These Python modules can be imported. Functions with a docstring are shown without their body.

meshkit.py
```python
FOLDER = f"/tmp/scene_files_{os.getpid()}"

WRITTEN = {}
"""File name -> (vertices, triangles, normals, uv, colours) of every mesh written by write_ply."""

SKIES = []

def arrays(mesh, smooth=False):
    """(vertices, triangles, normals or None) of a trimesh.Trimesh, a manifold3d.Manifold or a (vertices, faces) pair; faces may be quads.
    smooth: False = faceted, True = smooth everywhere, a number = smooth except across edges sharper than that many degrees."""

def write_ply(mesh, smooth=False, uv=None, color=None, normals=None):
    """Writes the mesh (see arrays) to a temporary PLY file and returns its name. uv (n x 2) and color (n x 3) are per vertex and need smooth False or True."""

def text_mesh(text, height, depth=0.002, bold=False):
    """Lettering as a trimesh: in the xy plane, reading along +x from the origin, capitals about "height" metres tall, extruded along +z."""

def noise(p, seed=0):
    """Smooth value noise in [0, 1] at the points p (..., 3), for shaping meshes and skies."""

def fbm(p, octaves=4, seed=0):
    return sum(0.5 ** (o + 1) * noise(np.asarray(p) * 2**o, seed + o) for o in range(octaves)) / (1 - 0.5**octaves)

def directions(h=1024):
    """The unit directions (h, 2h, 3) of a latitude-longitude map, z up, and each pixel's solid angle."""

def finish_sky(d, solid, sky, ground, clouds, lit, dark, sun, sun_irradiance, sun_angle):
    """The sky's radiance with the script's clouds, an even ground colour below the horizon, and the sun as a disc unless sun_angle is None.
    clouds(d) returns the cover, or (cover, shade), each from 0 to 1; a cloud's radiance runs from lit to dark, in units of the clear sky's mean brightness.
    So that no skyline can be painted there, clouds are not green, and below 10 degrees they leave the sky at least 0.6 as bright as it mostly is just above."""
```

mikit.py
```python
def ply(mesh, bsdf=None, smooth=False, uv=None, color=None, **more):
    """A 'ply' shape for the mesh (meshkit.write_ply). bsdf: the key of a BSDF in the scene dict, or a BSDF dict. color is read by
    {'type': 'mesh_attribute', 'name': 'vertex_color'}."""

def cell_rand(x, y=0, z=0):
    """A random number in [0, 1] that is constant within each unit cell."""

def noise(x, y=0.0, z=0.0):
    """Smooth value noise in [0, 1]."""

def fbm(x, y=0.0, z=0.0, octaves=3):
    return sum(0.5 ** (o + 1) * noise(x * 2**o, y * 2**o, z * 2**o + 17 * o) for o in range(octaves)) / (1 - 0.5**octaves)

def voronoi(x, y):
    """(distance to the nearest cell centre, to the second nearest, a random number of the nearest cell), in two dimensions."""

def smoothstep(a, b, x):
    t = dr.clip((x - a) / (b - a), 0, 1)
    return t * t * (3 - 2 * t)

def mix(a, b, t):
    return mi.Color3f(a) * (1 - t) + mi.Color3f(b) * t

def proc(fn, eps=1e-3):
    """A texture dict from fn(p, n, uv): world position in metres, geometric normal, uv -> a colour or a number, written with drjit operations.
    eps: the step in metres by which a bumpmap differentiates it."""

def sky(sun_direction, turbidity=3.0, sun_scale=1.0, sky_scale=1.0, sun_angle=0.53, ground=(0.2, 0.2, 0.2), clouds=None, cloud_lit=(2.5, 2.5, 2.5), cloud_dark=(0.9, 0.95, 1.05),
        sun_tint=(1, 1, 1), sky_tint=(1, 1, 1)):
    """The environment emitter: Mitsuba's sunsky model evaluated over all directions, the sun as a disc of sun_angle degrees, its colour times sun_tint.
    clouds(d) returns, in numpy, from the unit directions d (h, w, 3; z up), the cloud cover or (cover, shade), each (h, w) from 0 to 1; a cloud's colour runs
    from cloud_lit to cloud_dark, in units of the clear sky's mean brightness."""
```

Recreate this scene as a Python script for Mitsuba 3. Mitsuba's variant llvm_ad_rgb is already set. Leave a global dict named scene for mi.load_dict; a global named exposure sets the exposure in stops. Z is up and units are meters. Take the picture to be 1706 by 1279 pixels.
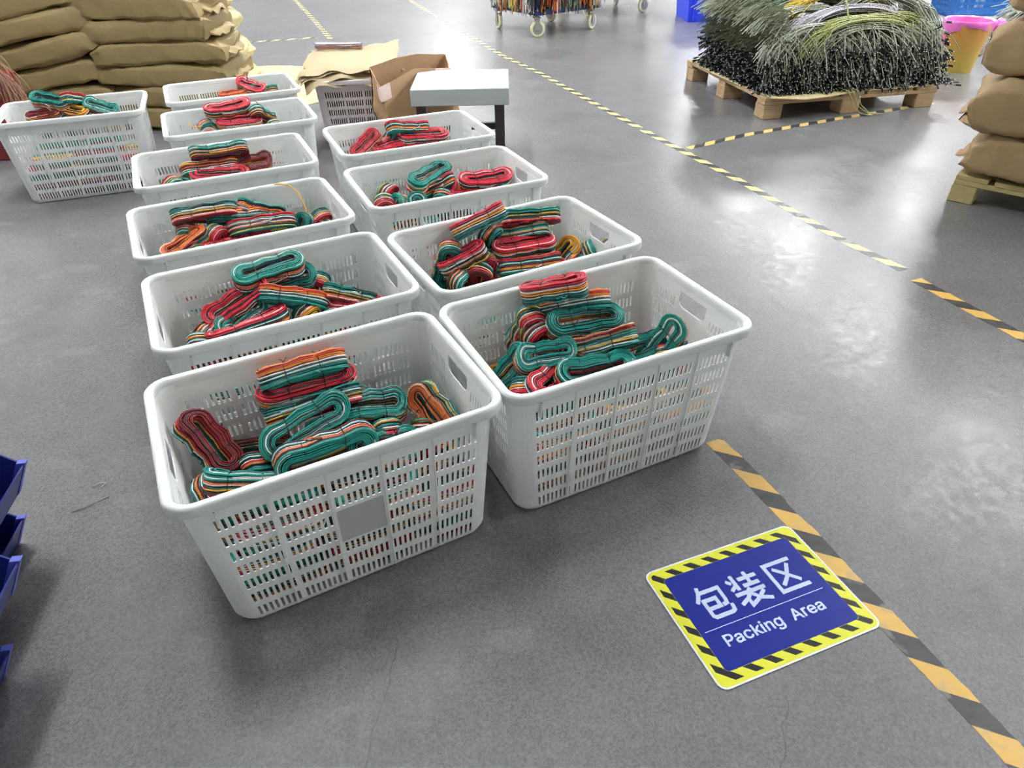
import math, random
import numpy as np, trimesh, shapely, mitsuba as mi, mikit, meshkit
import drjit as dr
from shapely.geometry import Polygon, LineString, box as sbox
from mikit import proc, noise, fbm, smoothstep, mix, cell_rand

T = mi.ScalarTransform4f
scene, labels = {}, {}
RNG = random.Random(7)

# ---------------------------------------------------------------- camera, lights, exposure
exposure = 0.98
EYE = np.array([0.0, 0.0, 1.2862])
FWD = np.array([0.0, 0.8084, -0.5886])
UP = np.array([0.0186, 0.5885, 0.8083])
FOV = 2 * math.degrees(math.atan(853 / 1150.87))
scene['camera'] = {'type': 'perspective', 'fov': FOV, 'fov_axis': 'x', 'near_clip': 0.05, 'far_clip': 100.0,
                   'to_world': T().look_at(origin=EYE.tolist(), target=(EYE + FWD).tolist(), up=UP.tolist())}
CEIL = 4.4
LAMP_W, LAMP_L = 0.34, 1.5
LAMP_POWER = 42.0
LAMP_X = (-8.4, -1.3, 5.0, 8.6)
LAMP_Y = (2.4, 5.4, 8.4, 11.3, 14.2, 17.1, 20.0)


# ---------------------------------------------------------------- small helpers
def numbered(name):
    if name not in scene and name not in labels:
        return name
    k = 1
    while f'{name}_{k:03d}' in scene or f'{name}_{k:03d}' in labels:
        k += 1
    return f'{name}_{k:03d}'


def bsdf(key, d):
    scene[key] = d
    return key


def rgb(*c):
    return {'type': 'rgb', 'value': [float(x) for x in c]}


def srgb(r, g, b):
    def f(x):
        x /= 255.0
        return x / 12.92 if x <= 0.04045 else ((x + 0.055) / 1.055) ** 2.4
    return (f(r), f(g), f(b))


def principled(key, base, rough=0.5, spec=0.5, **more):
    base = base if isinstance(base, dict) else rgb(*base)
    return bsdf(key, {'type': 'twosided', 'nested': {'type': 'principled', 'base_color': base, 'roughness': rough, 'specular': spec, **more}})


def thing(name, label, cat, group=None):
    key = numbered(name)
    labels[key] = {'label': label, 'category': cat}
    if group:
        labels[key]['group'] = group
    return key


def put(key, mesh, mat, smooth=False, tw=None, **k):
    d = mesh if isinstance(mesh, dict) else mikit.ply(mesh, mat, smooth=smooth, **k)
    d = dict(d)
    if isinstance(mesh, dict) and mat is not None:
        d['bsdf'] = {'type': 'ref', 'id': mat}
    if tw is not None:
        d['to_world'] = tw
    scene[key] = d
    return key


def part(parent, name, mesh, mat, smooth=False, tw=None, label=None, **k):
    key = numbered(parent + '__' + name)
    put(key, mesh, mat, smooth, tw, **k)
    if label:
        labels[key] = {'label': label}
    return key


def struct(key, mesh, mat, label, smooth=False):
    put(key, mesh, mat, smooth)
    labels[key] = {'kind': 'structure', 'label': label}


def solid(name, label, cat, mesh, mat, smooth=False, group=None, kind=None, tw=None):
    key = thing(name, label, cat, group)
    put(key, mesh, mat, smooth, tw)
    if kind:
        labels[key]['kind'] = kind
    return key


def box(x0, x1, y0, y1, z0, z1):
    m = trimesh.creation.box((x1 - x0, y1 - y0, z1 - z0))
    m.apply_translation(((x0 + x1) / 2, (y0 + y1) / 2, (z0 + z1) / 2))
    return m


def bevel_box(sx, sy, sz, b=0.004, center=(0, 0, 0)):
    pts = []
    for a in (-1, 1):
        for c in (-1, 1):
            for e in (-1, 1):
                x, y, z = a * sx / 2, c * sy / 2, e * sz / 2
                pts += [(x - a * b, y - c * b, z), (x - a * b, y, z - e * b), (x, y - c * b, z - e * b)]
    m = trimesh.convex.convex_hull(np.array(pts))
    m.apply_translation(center)
    return m


def cat(ms):
    return trimesh.util.concatenate(ms)


def mesh_vf(v, f):
    return trimesh.Trimesh(np.asarray(v, float), np.asarray(f, int), process=False)


def tube(points, r, sides=6, closed=False, cap=True):
    p = np.asarray(points, float)
    n = len(p)
    if closed:
        t = np.roll(p, -1, 0) - np.roll(p, 1, 0)
    else:
        t = np.gradient(p, axis=0)
    t /= np.linalg.norm(t, axis=1, keepdims=True) + 1e-12
    ref = np.array([0, 0, 1.0])
    a = np.cross(t, ref)
    ln = np.linalg.norm(a, axis=1, keepdims=True)
    a = np.where(ln > 0.15, a / np.maximum(ln, 1e-9), 0)
    bad = (ln < 0.15)[:, 0]
    if bad.any():
        a2 = np.cross(t, [1.0, 0, 0])
        a2 /= np.linalg.norm(a2, axis=1, keepdims=True) + 1e-12
        a[bad] = a2[bad]
    for i in range(1, n):
        if a[i] @ a[i - 1] < 0:
            a[i] = -a[i]
    b = np.cross(t, a)
    ang = np.arange(sides) * 2 * np.pi / sides
    r = np.broadcast_to(r, (n,))
    v = p[:, None] + r[:, None, None] * (np.cos(ang)[None, :, None] * a[:, None] + np.sin(ang)[None, :, None] * b[:, None])
    v = v.reshape(-1, 3)
    m = n if closed else n - 1
    i, j = np.meshgrid(np.arange(m), np.arange(sides), indexing='ij')
    i2 = (i + 1) % n
    q = np.stack([i * sides + j, i * sides + (j + 1) % sides, i2 * sides + (j + 1) % sides, i2 * sides + j], -1).reshape(-1, 4)
    f = np.vstack([q[:, [0, 2, 1]], q[:, [0, 3, 2]]])
    if cap and not closed:
        k = np.arange(1, sides - 1)
        f = np.vstack([f, np.stack([k * 0, k, k + 1], 1), np.stack([k * 0, k + 1, k], 1) + (n - 1) * sides])
    return mesh_vf(v, f)


def lathe(profile, n=32):
    pr = np.asarray(profile, float)
    a = np.arange(n) * 2 * np.pi / n
    v = np.stack([pr[None, :, 0] * np.cos(a)[:, None], pr[None, :, 0] * np.sin(a)[:, None], np.broadcast_to(pr[None, :, 1], (n, len(pr)))], -1).reshape(-1, 3)
    k = len(pr)
    i, j = np.meshgrid(np.arange(n), np.arange(k - 1), indexing='ij')
    i2 = (i + 1) % n
    q = np.stack([i * k + j, i2 * k + j, i2 * k + j + 1, i * k + j + 1], -1).reshape(-1, 4)
    return mesh_vf(v, np.vstack([q[:, [0, 1, 2]], q[:, [0, 2, 3]]]))


def extrude(poly, h, z0=0.0):
    ms = []
    for g in getattr(poly, 'geoms', [poly]):
        if g.area > 1e-9:
            m = trimesh.creation.extrude_polygon(g, h, engine='earcut')
            m.apply_translation((0, 0, z0))
            ms.append(m)
    return cat(ms)


def place(x, y, z=0.0, yaw=0.0):
    return T().translate([x, y, z]).rotate([0, 0, 1], math.degrees(yaw))


def mat4(tw):
    return np.array(tw.matrix, float).reshape(4, 4)


# ---------------------------------------------------------------- materials
def floor_color(p, n, uv):
    big = fbm(p.x * 0.9 + 3, p.y * 0.9, 2.0, 4)
    mid = fbm(p.x * 9, p.y * 9, 5.0, 3)
    fine = noise(p.x * 330, p.y * 330, 1.0)
    fine2 = noise(p.x * 170 + 9, p.y * 170, 4.0)
    v = 0.138 * (0.80 + 0.22 * big + 0.16 * mid + 0.42 * (fine - 0.5) + 0.22 * (fine2 - 0.5))
    stain = smoothstep(0.62, 0.78, fbm(p.x * 2.3 + 11, p.y * 2.3 + 4, 9.0, 4))
    v = v * (1 - 0.16 * stain)
    # hairline cracks
    def crack(x0, y0, x1, y1, w):
        ux, uy = x1 - x0, y1 - y0
        L2 = ux * ux + uy * uy
        t = dr.clip(((p.x - x0) * ux + (p.y - y0) * uy) / L2, 0, 1)
        wob = 0.012 * (noise(t * 14, x0 * 7, 3.0) - 0.5)
        nx, ny = -uy / math.sqrt(L2), ux / math.sqrt(L2)
        d = dr.sqrt(dr.square(p.x - x0 - ux * t + nx * wob) + dr.square(p.y - y0 - uy * t + ny * wob))
        return 1 - 0.26 * (1 - smoothstep(w * 0.4, w, d))
    v = v * crack(-0.30, 0.40, -0.25, 0.86, 0.0022) * crack(0.42, 0.46, 0.52, 0.72, 0.0022) * crack(0.55, 1.02, 0.36, 1.26, 0.002)
    dust = smoothstep(0.70, 0.82, fbm(p.x * 5 + 3, p.y * 7 + 8, 3.0, 4))
    v = v + 0.022 * dust
    return mi.Color3f(v * 0.985, v * 0.995, v * 1.025)


def floor_rough(p, n, uv):
    pol = smoothstep(0.3, 1.8, p.x + 0.30 * (p.y - 1.2))     # the aisle is polished by traffic
    r = 0.52 - 0.25 * pol + 0.14 * (fbm(p.x * 3.1, p.y * 3.1, 1.0, 3) - 0.5) + 0.10 * (noise(p.x * 60, p.y * 60, 1.0) - 0.5)
    return mi.Float(r)


def floor_bump(p, n, uv):
    return mi.Float(0.6 * fbm(p.x * 18, p.y * 18, 0.5, 3) + 0.07 * noise(p.x * 260, p.y * 260, 0.2))


bsdf('floor_mat', {'type': 'bumpmap', 'scale': 0.0011, 'arbitrary': proc(floor_bump, 2e-3),
                   'nested': {'type': 'principled', 'base_color': proc(floor_color), 'roughness': proc(floor_rough), 'specular': 0.5}})
principled('wall_paint', srgb(216, 216, 214), 0.7)
principled('ceiling_paint', srgb(222, 224, 224), 0.8)
principled('lamp_body_mat', srgb(235, 235, 235), 0.4)
bsdf('crate_mat', {'type': 'principledthin', 'base_color': rgb(0.84, 0.865, 0.855), 'roughness': 0.42, 'diff_trans': 0.4, 'eta': 1.45})
principled('rim_mat', (0.66, 0.695, 0.68), 0.38, 0.5)
principled('plate_mat', srgb(176, 178, 176), 0.45)

# ---------------------------------------------------------------- the room
RX0, RX1, RY0, RY1 = -12.0, 11.0, -4.0, 22.0  # walls and ceiling stay out of view, pale to bounce lamp light
struct('floor', box(RX0, RX1, RY0, RY1, -0.1, 0.0), 'floor_mat', 'grey speckled polished concrete workshop floor')
struct('ceiling', box(RX0, RX1, RY0, RY1, CEIL, CEIL + 0.1), 'ceiling_paint', 'unseen white workshop ceiling, bounces lamp light')
struct('unseen_wall_left', box(RX0 - 0.15, RX0, RY0, RY1, 0, CEIL), 'wall_paint', 'unseen white workshop wall, bounces lamp light')
struct('unseen_wall_right', box(RX1, RX1 + 0.15, RY0, RY1, 0, CEIL), 'wall_paint', 'unseen white workshop wall, bounces lamp light')
struct('unseen_wall_back', box(RX0, RX1, RY1, RY1 + 0.15, 0, CEIL), 'wall_paint', 'unseen white workshop wall, bounces lamp light')
struct('unseen_wall_front', box(RX0, RX1, RY0 - 0.15, RY0, 0, CEIL), 'wall_paint', 'unseen white workshop wall behind the camera, bounces lamp light')

lamp_body = mikit.ply(box(-LAMP_W / 2 - .01, LAMP_W / 2 + .01, -LAMP_L / 2 - .02, LAMP_L / 2 + .02, 0.0, 0.06), 'lamp_body_mat')
lv = np.array([[-LAMP_W / 2, -LAMP_L / 2, 0], [LAMP_W / 2, -LAMP_L / 2, 0], [LAMP_W / 2, LAMP_L / 2, 0], [-LAMP_W / 2, LAMP_L / 2, 0]])
lamp_face = mikit.ply((lv, np.array([[0, 2, 1], [0, 3, 2]])), 'lamp_body_mat')
for ly in LAMP_Y:  # lamps out of view, spaced for the basket shadows and floor sheen
    for lx in LAMP_X:
        k = thing('unseen_ceiling_lamp', 'unseen white rectangular lamp in rows under the ceiling, lights baskets and floor', 'lamp', 'unseen ceiling lamps in rows')
        part(k, 'housing', lamp_body, None, tw=place(lx, ly, CEIL - 0.06))
        kk = part(k, 'diffuser', lamp_face, None, tw=place(lx, ly, CEIL - 0.062))
        scene[kk]['emitter'] = {'type': 'area', 'radiance': rgb(LAMP_POWER, LAMP_POWER * 1.0, LAMP_POWER * 1.0)}

# ---------------------------------------------------------------- the perforated basket
BL, BW, BH, RIM_IN = 0.682, 0.461, 0.4035, 0.0165
BT = 0.043


def perimeter_grid():
    """s-breaks around a rounded rectangle: list of (kind, local) giving for each s a function to x,y at inset e."""
    pts = []  # (corner centre sign x, sign y, angle or flat param)
    return pts


def ring_point(tag, hl, hw, r):
    kind, a, b = tag
    if kind == 'flat':      # a: side 0..3 (front,right,back,left), b: metres along (ccw)
        if a == 0: return (b, -hw)
        if a == 1: return (hl, b)
        if a == 2: return (-b, hw)
        return (-hl, -b)
    cx, cy = {0: (1, -1), 1: (1, 1), 2: (-1, 1), 3: (-1, -1)}[a]
    return (cx * (hl - r) + r * math.cos(b), cy * (hw - r) + r * math.sin(b))


COLS_L = [(-0.225 + 0.1125 * i) for i in range(5)]
SLOT_W, SLOT_P, COLW = 0.0065, 0.0131, 0.0983
ROW_TOP = [0.339 - 0.048 * r for r in range(7)]
SLOT_H = 0.031
HAND_W, HAND_Z0, HAND_Z1 = 0.112, 0.322, 0.366


def slot_positions(centers, n):
    return [[c - (n - 1) / 2 * SLOT_P + i * SLOT_P for i in range(n)] for c in centers]


LONG_SLOTS = slot_positions(COLS_L, 8)
SHORT_SLOTS = slot_positions([-0.119, 0.0, 0.119], 7)


def basket_body(short=None, hands=True):
    short = short or SHORT_SLOTS
    th, rc = 0.003, 0.050
    zb = 0.020  # bottom rounding
    tags, holes = [], []
    for side in range(4):
        long_ = side % 2 == 0
        half = (BL if long_ else BW) / 2 - RIM_IN - rc
        br = {-half, half}
        for col in (LONG_SLOTS if long_ else short):
            for s in col:
                br |= {s - SLOT_W / 2, s + SLOT_W / 2}
        if not long_:
            br |= {-HAND_W / 2, HAND_W / 2}
        br = sorted(br)
        for b in br:
            tags.append(('flat', side, b))
        corner = {0: 0, 1: 1, 2: 2, 3: 3}[side]
        a0 = {0: -math.pi / 2, 1: 0, 2: math.pi / 2, 3: math.pi}[corner]
        for k in range(1, 8):
            tags.append(('corner', corner, a0 + k * math.pi / 16))
    vs = {0.0, zb * 0.3, zb, BH - 0.014, HAND_Z0, HAND_Z1}
    for zt in ROW_TOP:
        vs |= {zt, max(zt - SLOT_H, zb)}
    vs = sorted(vs)
    vs = [v for i, v in enumerate(vs) if i == 0 or v - vs[i - 1] > 1e-6]
    N, M = len(tags), len(vs)

    def pos(i, v, inset):
        t = BT - RIM_IN
        e = RIM_IN + t * (1 - v / BH) + inset
        rr = rc - inset
        z = v
        if v < zb:
            q = 1 - v / zb
            e += zb * (1 - math.sqrt(max(0, 1 - q * q))) * 0.75
        hl, hw = BL / 2 - e, BW / 2 - e
        kind, a, b = tags[i]
        tag = tags[i]
        if kind == 'flat':
            lim = (hl if a % 2 == 0 else hw) - rr
            full = ((BL if a % 2 == 0 else BW) / 2 - RIM_IN - rc)
            tag = (kind, a, b * lim / full)
        x, y = ring_point(tag, hl, hw, rr)
        return (x, y, z)
    V = np.zeros((2, N, M, 3))
    for i in range(N):
        for j in range(M):
            V[0, i, j] = pos(i, vs[j], 0.0)
            V[1, i, j] = pos(i, vs[j], th)
    idx = np.arange(2 * N * M).reshape(2, N, M)
    verts = V.reshape(-1, 3)

    def is_hole(i, j):
        a, b = tags[i], tags[(i + 1) % N]
        if a[0] != 'flat' or b[0] != 'flat' or a[1] != b[1]:
            return False
        c, zc = (a[2] + b[2]) / 2, (vs[j] + vs[j + 1]) / 2
        long_ = a[1] % 2 == 0
        if hands and not long_ and abs(c) < HAND_W / 2 and HAND_Z0 < zc < HAND_Z1:
            return True
        cols = LONG_SLOTS if long_ else short
        for ci, col in enumerate(cols):
            for s in col:
                if abs(c - s) < SLOT_W / 2:
                    for r, zt in enumerate(ROW_TOP):
                        if hands and not long_ and ci == 1 and r in (0, 1):
                            continue
                        if max(zt - SLOT_H, zb) < zc < zt:
                            return True
        return False
    H = np.array([[is_hole(i, j) for j in range(M - 1)] for i in range(N)])
    F = []

    def quad(a, b, c, d):
        F.append((a, b, c))
        F.append((a, c, d))
    # merge runs of solid cells vertically where neighbours are not needed is skipped: T-junction free grid
    for i in range(N):
        i2 = (i + 1) % N
        for j in range(M - 1):
            if H[i, j]:
                # hole walls
                if not H[i - 1, j]:
                    quad(idx[0, i, j], idx[0, i, j + 1], idx[1, i, j + 1], idx[1, i, j])
                if not H[i2, j]:
                    quad(idx[0, i2, j + 1], idx[0, i2, j], idx[1, i2, j], idx[1, i2, j + 1])
                if j == 0 or not H[i, j - 1]:
                    quad(idx[0, i2, j], idx[0, i, j], idx[1, i, j], idx[1, i2, j])
                if j == M - 2 or not H[i, j + 1]:
                    quad(idx[0, i, j + 1], idx[0, i2, j + 1], idx[1, i2, j + 1], idx[1, i, j + 1])
                continue
            quad(idx[0, i, j], idx[0, i2, j], idx[0, i2, j + 1], idx[0, i, j + 1])
            quad(idx[1, i, j], idx[1, i, j + 1], idx[1, i2, j + 1], idx[1, i2, j])
    m = mesh_vf(verts, F)
    # floor of the basket: a slab with rounded outline
    e = BT + zb * 0.7
    out = sbox(-BL / 2 + e + .03, -BW / 2 + e + .03, BL / 2 - e - .03, BW / 2 - e - .03).buffer(0.032)
    slab = extrude(out, 0.004, 0.0008)
    # fillets in the lower corners of the two hand holes
    fil = []
    r = 0.022
    for sx in (-1, 1):
        for sy in (-1, 1):
            arc = [(HAND_W / 2 - r + r * math.cos(a), HAND_Z0 + r + r * math.sin(a) * -1) for a in np.linspace(0, math.pi / 2, 7)]
            ring2 = [(HAND_W / 2, HAND_Z0)] + arc
            o = []
            for (yy, zz) in ring2:
                for ins in (0.0, th):
                    ee = RIM_IN + (BT - RIM_IN) * (1 - zz / BH) + ins
                    o.append((sx * (BL / 2 - ee), sy * yy, zz))
            n = len(ring2)
            f = []
            for k in range(1, n - 1):
                f += [(0, 2 * k, 2 * k + 2), (1, 2 * k + 3, 2 * k + 1)]
                f += [(2 * k, 2 * k + 1, 2 * k + 3), (2 * k, 2 * k + 3, 2 * k + 2)]
            fil.append(mesh_vf(o, f))
    return cat([m, slab] + (fil if hands else []))


def ring_sweep(profile, r0=0.055):
    """profile (inset, z) closed, swept around the rounded rectangle of the basket's rim."""
    pr = np.array(profile)
    tags = []
    for side in range(4):
        tags += [('f', side, -1), ('f', side, 1)]
        a0 = {0: -math.pi / 2, 1: 0, 2: math.pi / 2, 3: math.pi}[side]
        tags += [('c', side, a0 + k * math.pi / 20) for k in range(1, 10)]
    N, K = len(tags), len(pr)
    v = []
    for (kind, side, b) in tags:
        for (e, z) in pr:
            hl, hw, rr = BL / 2 - e, BW / 2 - e, r0 - e
            if kind == 'f':
                lim = (hl if side % 2 == 0 else hw) - rr
                x, y = ring_point(('flat', side, b * lim), hl, hw, rr)
            else:
                x, y = ring_point(('corner', side, b), hl, hw, rr)
            v.append((x, y, z))
    i, j = np.meshgrid(np.arange(N), np.arange(K), indexing='ij')
    i2, j2 = (i + 1) % N, (j + 1) % K
    q = np.stack([i * K + j, i2 * K + j, i2 * K + j2, i * K + j2], -1).reshape(-1, 4)
    return mesh_vf(v, np.vstack([q[:, [0, 1, 2]], q[:, [0, 2, 3]]]))


RIM_PROFILE = [(0.004, BH - .024), (0.001, BH - .024), (0.0, BH - .021), (0.0, BH - .008), (0.0012, BH - .0035), (0.004, BH - .0008), (0.007, BH), (0.012, BH),
               (0.016, BH - .001), (0.019, BH - .004), (0.0205, BH - .009), (0.0215, BH - .024), (0.0170, BH - .024), (0.0160, BH - .010), (0.0050, BH - .010)]


def flat_on_wall(u0, u1, z0, z1, proud, side=0):
    """a slab lying on the front (0) or back (2) wall."""
    v = []
    sg = -1 if side == 0 else 1
    for pr in (-0.001, proud):
        for (u, z) in ((u0, z0), (u1, z0), (u1, z1), (u0, z1)):
            e = RIM_IN + (BT - RIM_IN) * (1 - z / BH) - pr
            v.append((u, sg * (BW / 2 - e), z))
    f = [(4, 5, 6), (4, 6, 7), (0, 1, 5), (0, 5, 4), (1, 2, 6), (1, 6, 5), (2, 3, 7), (2, 7, 6), (3, 0, 4), (3, 4, 7), (0, 2, 1), (0, 3, 2)]
    return mesh_vf(v, f)


body_ply = mikit.ply(basket_body(), 'crate_mat')
body_plain_ply = mikit.ply(basket_body(slot_positions([-0.1135, 0.0, 0.1135], 8), False), 'crate_mat')
rim_ply = mikit.ply(ring_sweep(RIM_PROFILE), 'rim_mat', smooth=40)
rib_plies = [mikit.ply(flat_on_wall(c - 0.0016, c + 0.0016, 0.016, BH - 0.034, 0.0045, s), 'crate_mat') for s in (0, 2) for c in (-0.16875, -0.05625, 0.05625, 0.16875)]
plate_plies = [mikit.ply(flat_on_wall(-0.050, 0.050, 0.155, 0.2505, 0.0016, s), 'rim_mat') for s in (0, 2)]
band_plies = []
gus = []
for s in (0, 2):
    for c in (-0.262, 0.262):
        gus.append(mikit.ply(flat_on_wall(c - 0.0018, c + 0.0018, BH - 0.075, BH - 0.032, 0.012, s), 'rim_mat'))


def basket(x, y, yaw, label, mat=None, plate=False):
    k = thing('plastic_basket', label, 'basket', None)
    tw = place(x, y, 0.0, yaw)
    m1, m2 = mat or (None, None)
    part(k, 'body', body_ply, m1, tw=tw)
    part(k, 'rim', rim_ply, m2, tw=tw)
    for r in rib_plies:
        part(k, 'rib', r, m1, tw=tw)
    if plate:
        part(k, 'blank_plate', plate_plies[0], 'plate_mat', tw=tw, label='blank grey plate over some slots')
    for r in gus:
        part(k, 'gusset', r, m2, tw=tw)
    return k


BASKETS = {
    'A': (-0.4123, 1.1951, 0.4742, 'white slotted basket nearest in the left row, with a blank grey plate in front'),
    'B': (0.2055, 1.4978, 0.4432, 'white slotted basket nearest in the right row, beside the striped floor tape'),
    'C': (-0.6361, 1.7059, 0.4612, 'second white slotted basket of the left row, right behind the nearest one'),
    'D': (0.0128, 1.9748, 0.4833, 'second white slotted basket of the right row, with red and teal coils'),
    'E': (-0.9005, 2.2140, 0.4672, 'third white slotted basket of the left row, with a yellow wire end sticking up'),
    'F': (-1.1444, 2.7972, 0.4279, 'fourth white slotted basket of the left row, with a pink coil lowest in its heap'),
    'G': (-1.2821, 3.4299, 0.4102, 'fifth white slotted basket of the left row, with two red coils one above the other'),
    'H': (-1.5049, 4.0175, 0.4174, 'farthest white slotted basket of the left row, nearly empty, by the kraft sacks'),
    'I': (-0.2390, 2.5617, 0.4182, 'third white slotted basket of the right row, with one upright teal coil'),
    'J': (-0.4392, 3.1260, 0.4077, 'farthest white slotted basket of the right row, just in front of the white stool'),
    'K': (-2.1893, 3.6565, 0.3503, 'white slotted basket standing apart in front of the stacked kraft sacks'),
}
for k_, (x_, y_, a_, l_) in BASKETS.items():
    basket(x_, y_, a_, l_, plate=k_ == 'A')

# ---------------------------------------------------------------- floor tapes
def tape_mat(key, x0, y0, dx, dy, phase, wear, period=0.15, fade=0.0):
    """black and yellow bands across a tape; a worn print with its own scuffs. x0,y0: a point of it, (dx,dy): its direction."""
    def fn(p, n, uv):
        s = (p.x - x0) * dx + (p.y - y0) * dy
        t = -(p.x - x0) * dy + (p.y - y0) * dx
        u = (s - 0.95 * t) / period + phase
        e = u - dr.floor(u)
        yel = (smoothstep(0.0, 0.015, e) * (1 - smoothstep(0.5, 0.515, e)))
        w = fbm(p.x * 40, p.y * 40, 2.0, 3)
        sc = smoothstep(0.62, 0.75, fbm(p.x * 22 + 5, p.y * 22, 7.0, 4))
        y = mix(srgb(208, 164, 74), srgb(192, 160, 88), w)
        k = mix(srgb(44, 44, 46), srgb(70, 70, 72), w * 0.7)
        y, k = mix(y, srgb(208, 194, 134), fade), mix(k, srgb(62, 62, 64), fade)
        c = mix(k, y, yel)
        return mix(c, srgb(150, 148, 138), sc * wear)
    principled(key, proc(fn), 0.38, 0.5)


def tape(pts, width, key, label, rough_edge=0.004, seed=0, phase=0.0, wear=0.25, period=0.15, z=0.0006, fade=0.0):
    rn = np.random.default_rng(seed)
    p = np.array(pts, float)
    seg = np.linalg.norm(np.diff(p, axis=0), axis=1)
    S = np.concatenate([[0], np.cumsum(seg)])
    ss = np.arange(0, S[-1], 0.012)
    c = np.stack([np.interp(ss, S, p[:, 0]), np.interp(ss, S, p[:, 1])], 1)
    d = np.gradient(c, axis=0)
    d /= np.linalg.norm(d, axis=1, keepdims=True)
    k = np.ones(9) / 9
    d = np.stack([np.convolve(np.pad(d[:, i], 4, 'edge'), k, 'valid') for i in (0, 1)], 1)
    nrm = np.stack([-d[:, 1], d[:, 0]], 1)

    def edge():
        e = rn.normal(0, 1, len(ss))
        e = np.convolve(np.pad(e, 2, 'edge'), np.ones(5) / 5, 'valid')
        bite = np.convolve(np.pad((rn.random(len(ss)) > 0.95) * rn.random(len(ss)), 3, 'edge'), np.ones(7) / 3, 'valid')
        return 0.25 * rough_edge * e - rough_edge * 1.6 * np.clip(bite, 0, 1.3)
    a, b = c + nrm * (width / 2 + edge())[:, None], c - nrm * (width / 2 + edge())[:, None]
    poly = Polygon(np.vstack([a, b[::-1]])).buffer(0)
    dirn = (p[-1] - p[0]) / np.linalg.norm(p[-1] - p[0])
    tape_mat(key, p[0][0], p[0][1], dirn[0], dirn[1], phase, wear, period, fade)
    n = len(ss)
    v = np.vstack([np.c_[a, np.full(n, z)], np.c_[b, np.full(n, z)], np.c_[a, np.zeros(n)], np.c_[b, np.zeros(n)]])
    i = np.arange(n - 1)
    q = [np.stack([i, i + n, i + n + 1, i + 1], 1), np.stack([i + 2 * n, i, i + 1, i + 2 * n + 1], 1), np.stack([i + n, i + 3 * n, i + 3 * n + 1, i + n + 1], 1)]
    f = np.vstack(q)
    f = np.vstack([f[:, [0, 1, 2]], f[:, [0, 2, 3]]])
    return solid('floor_tape', label, 'floor tape', mesh_vf(v, f), key)


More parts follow.
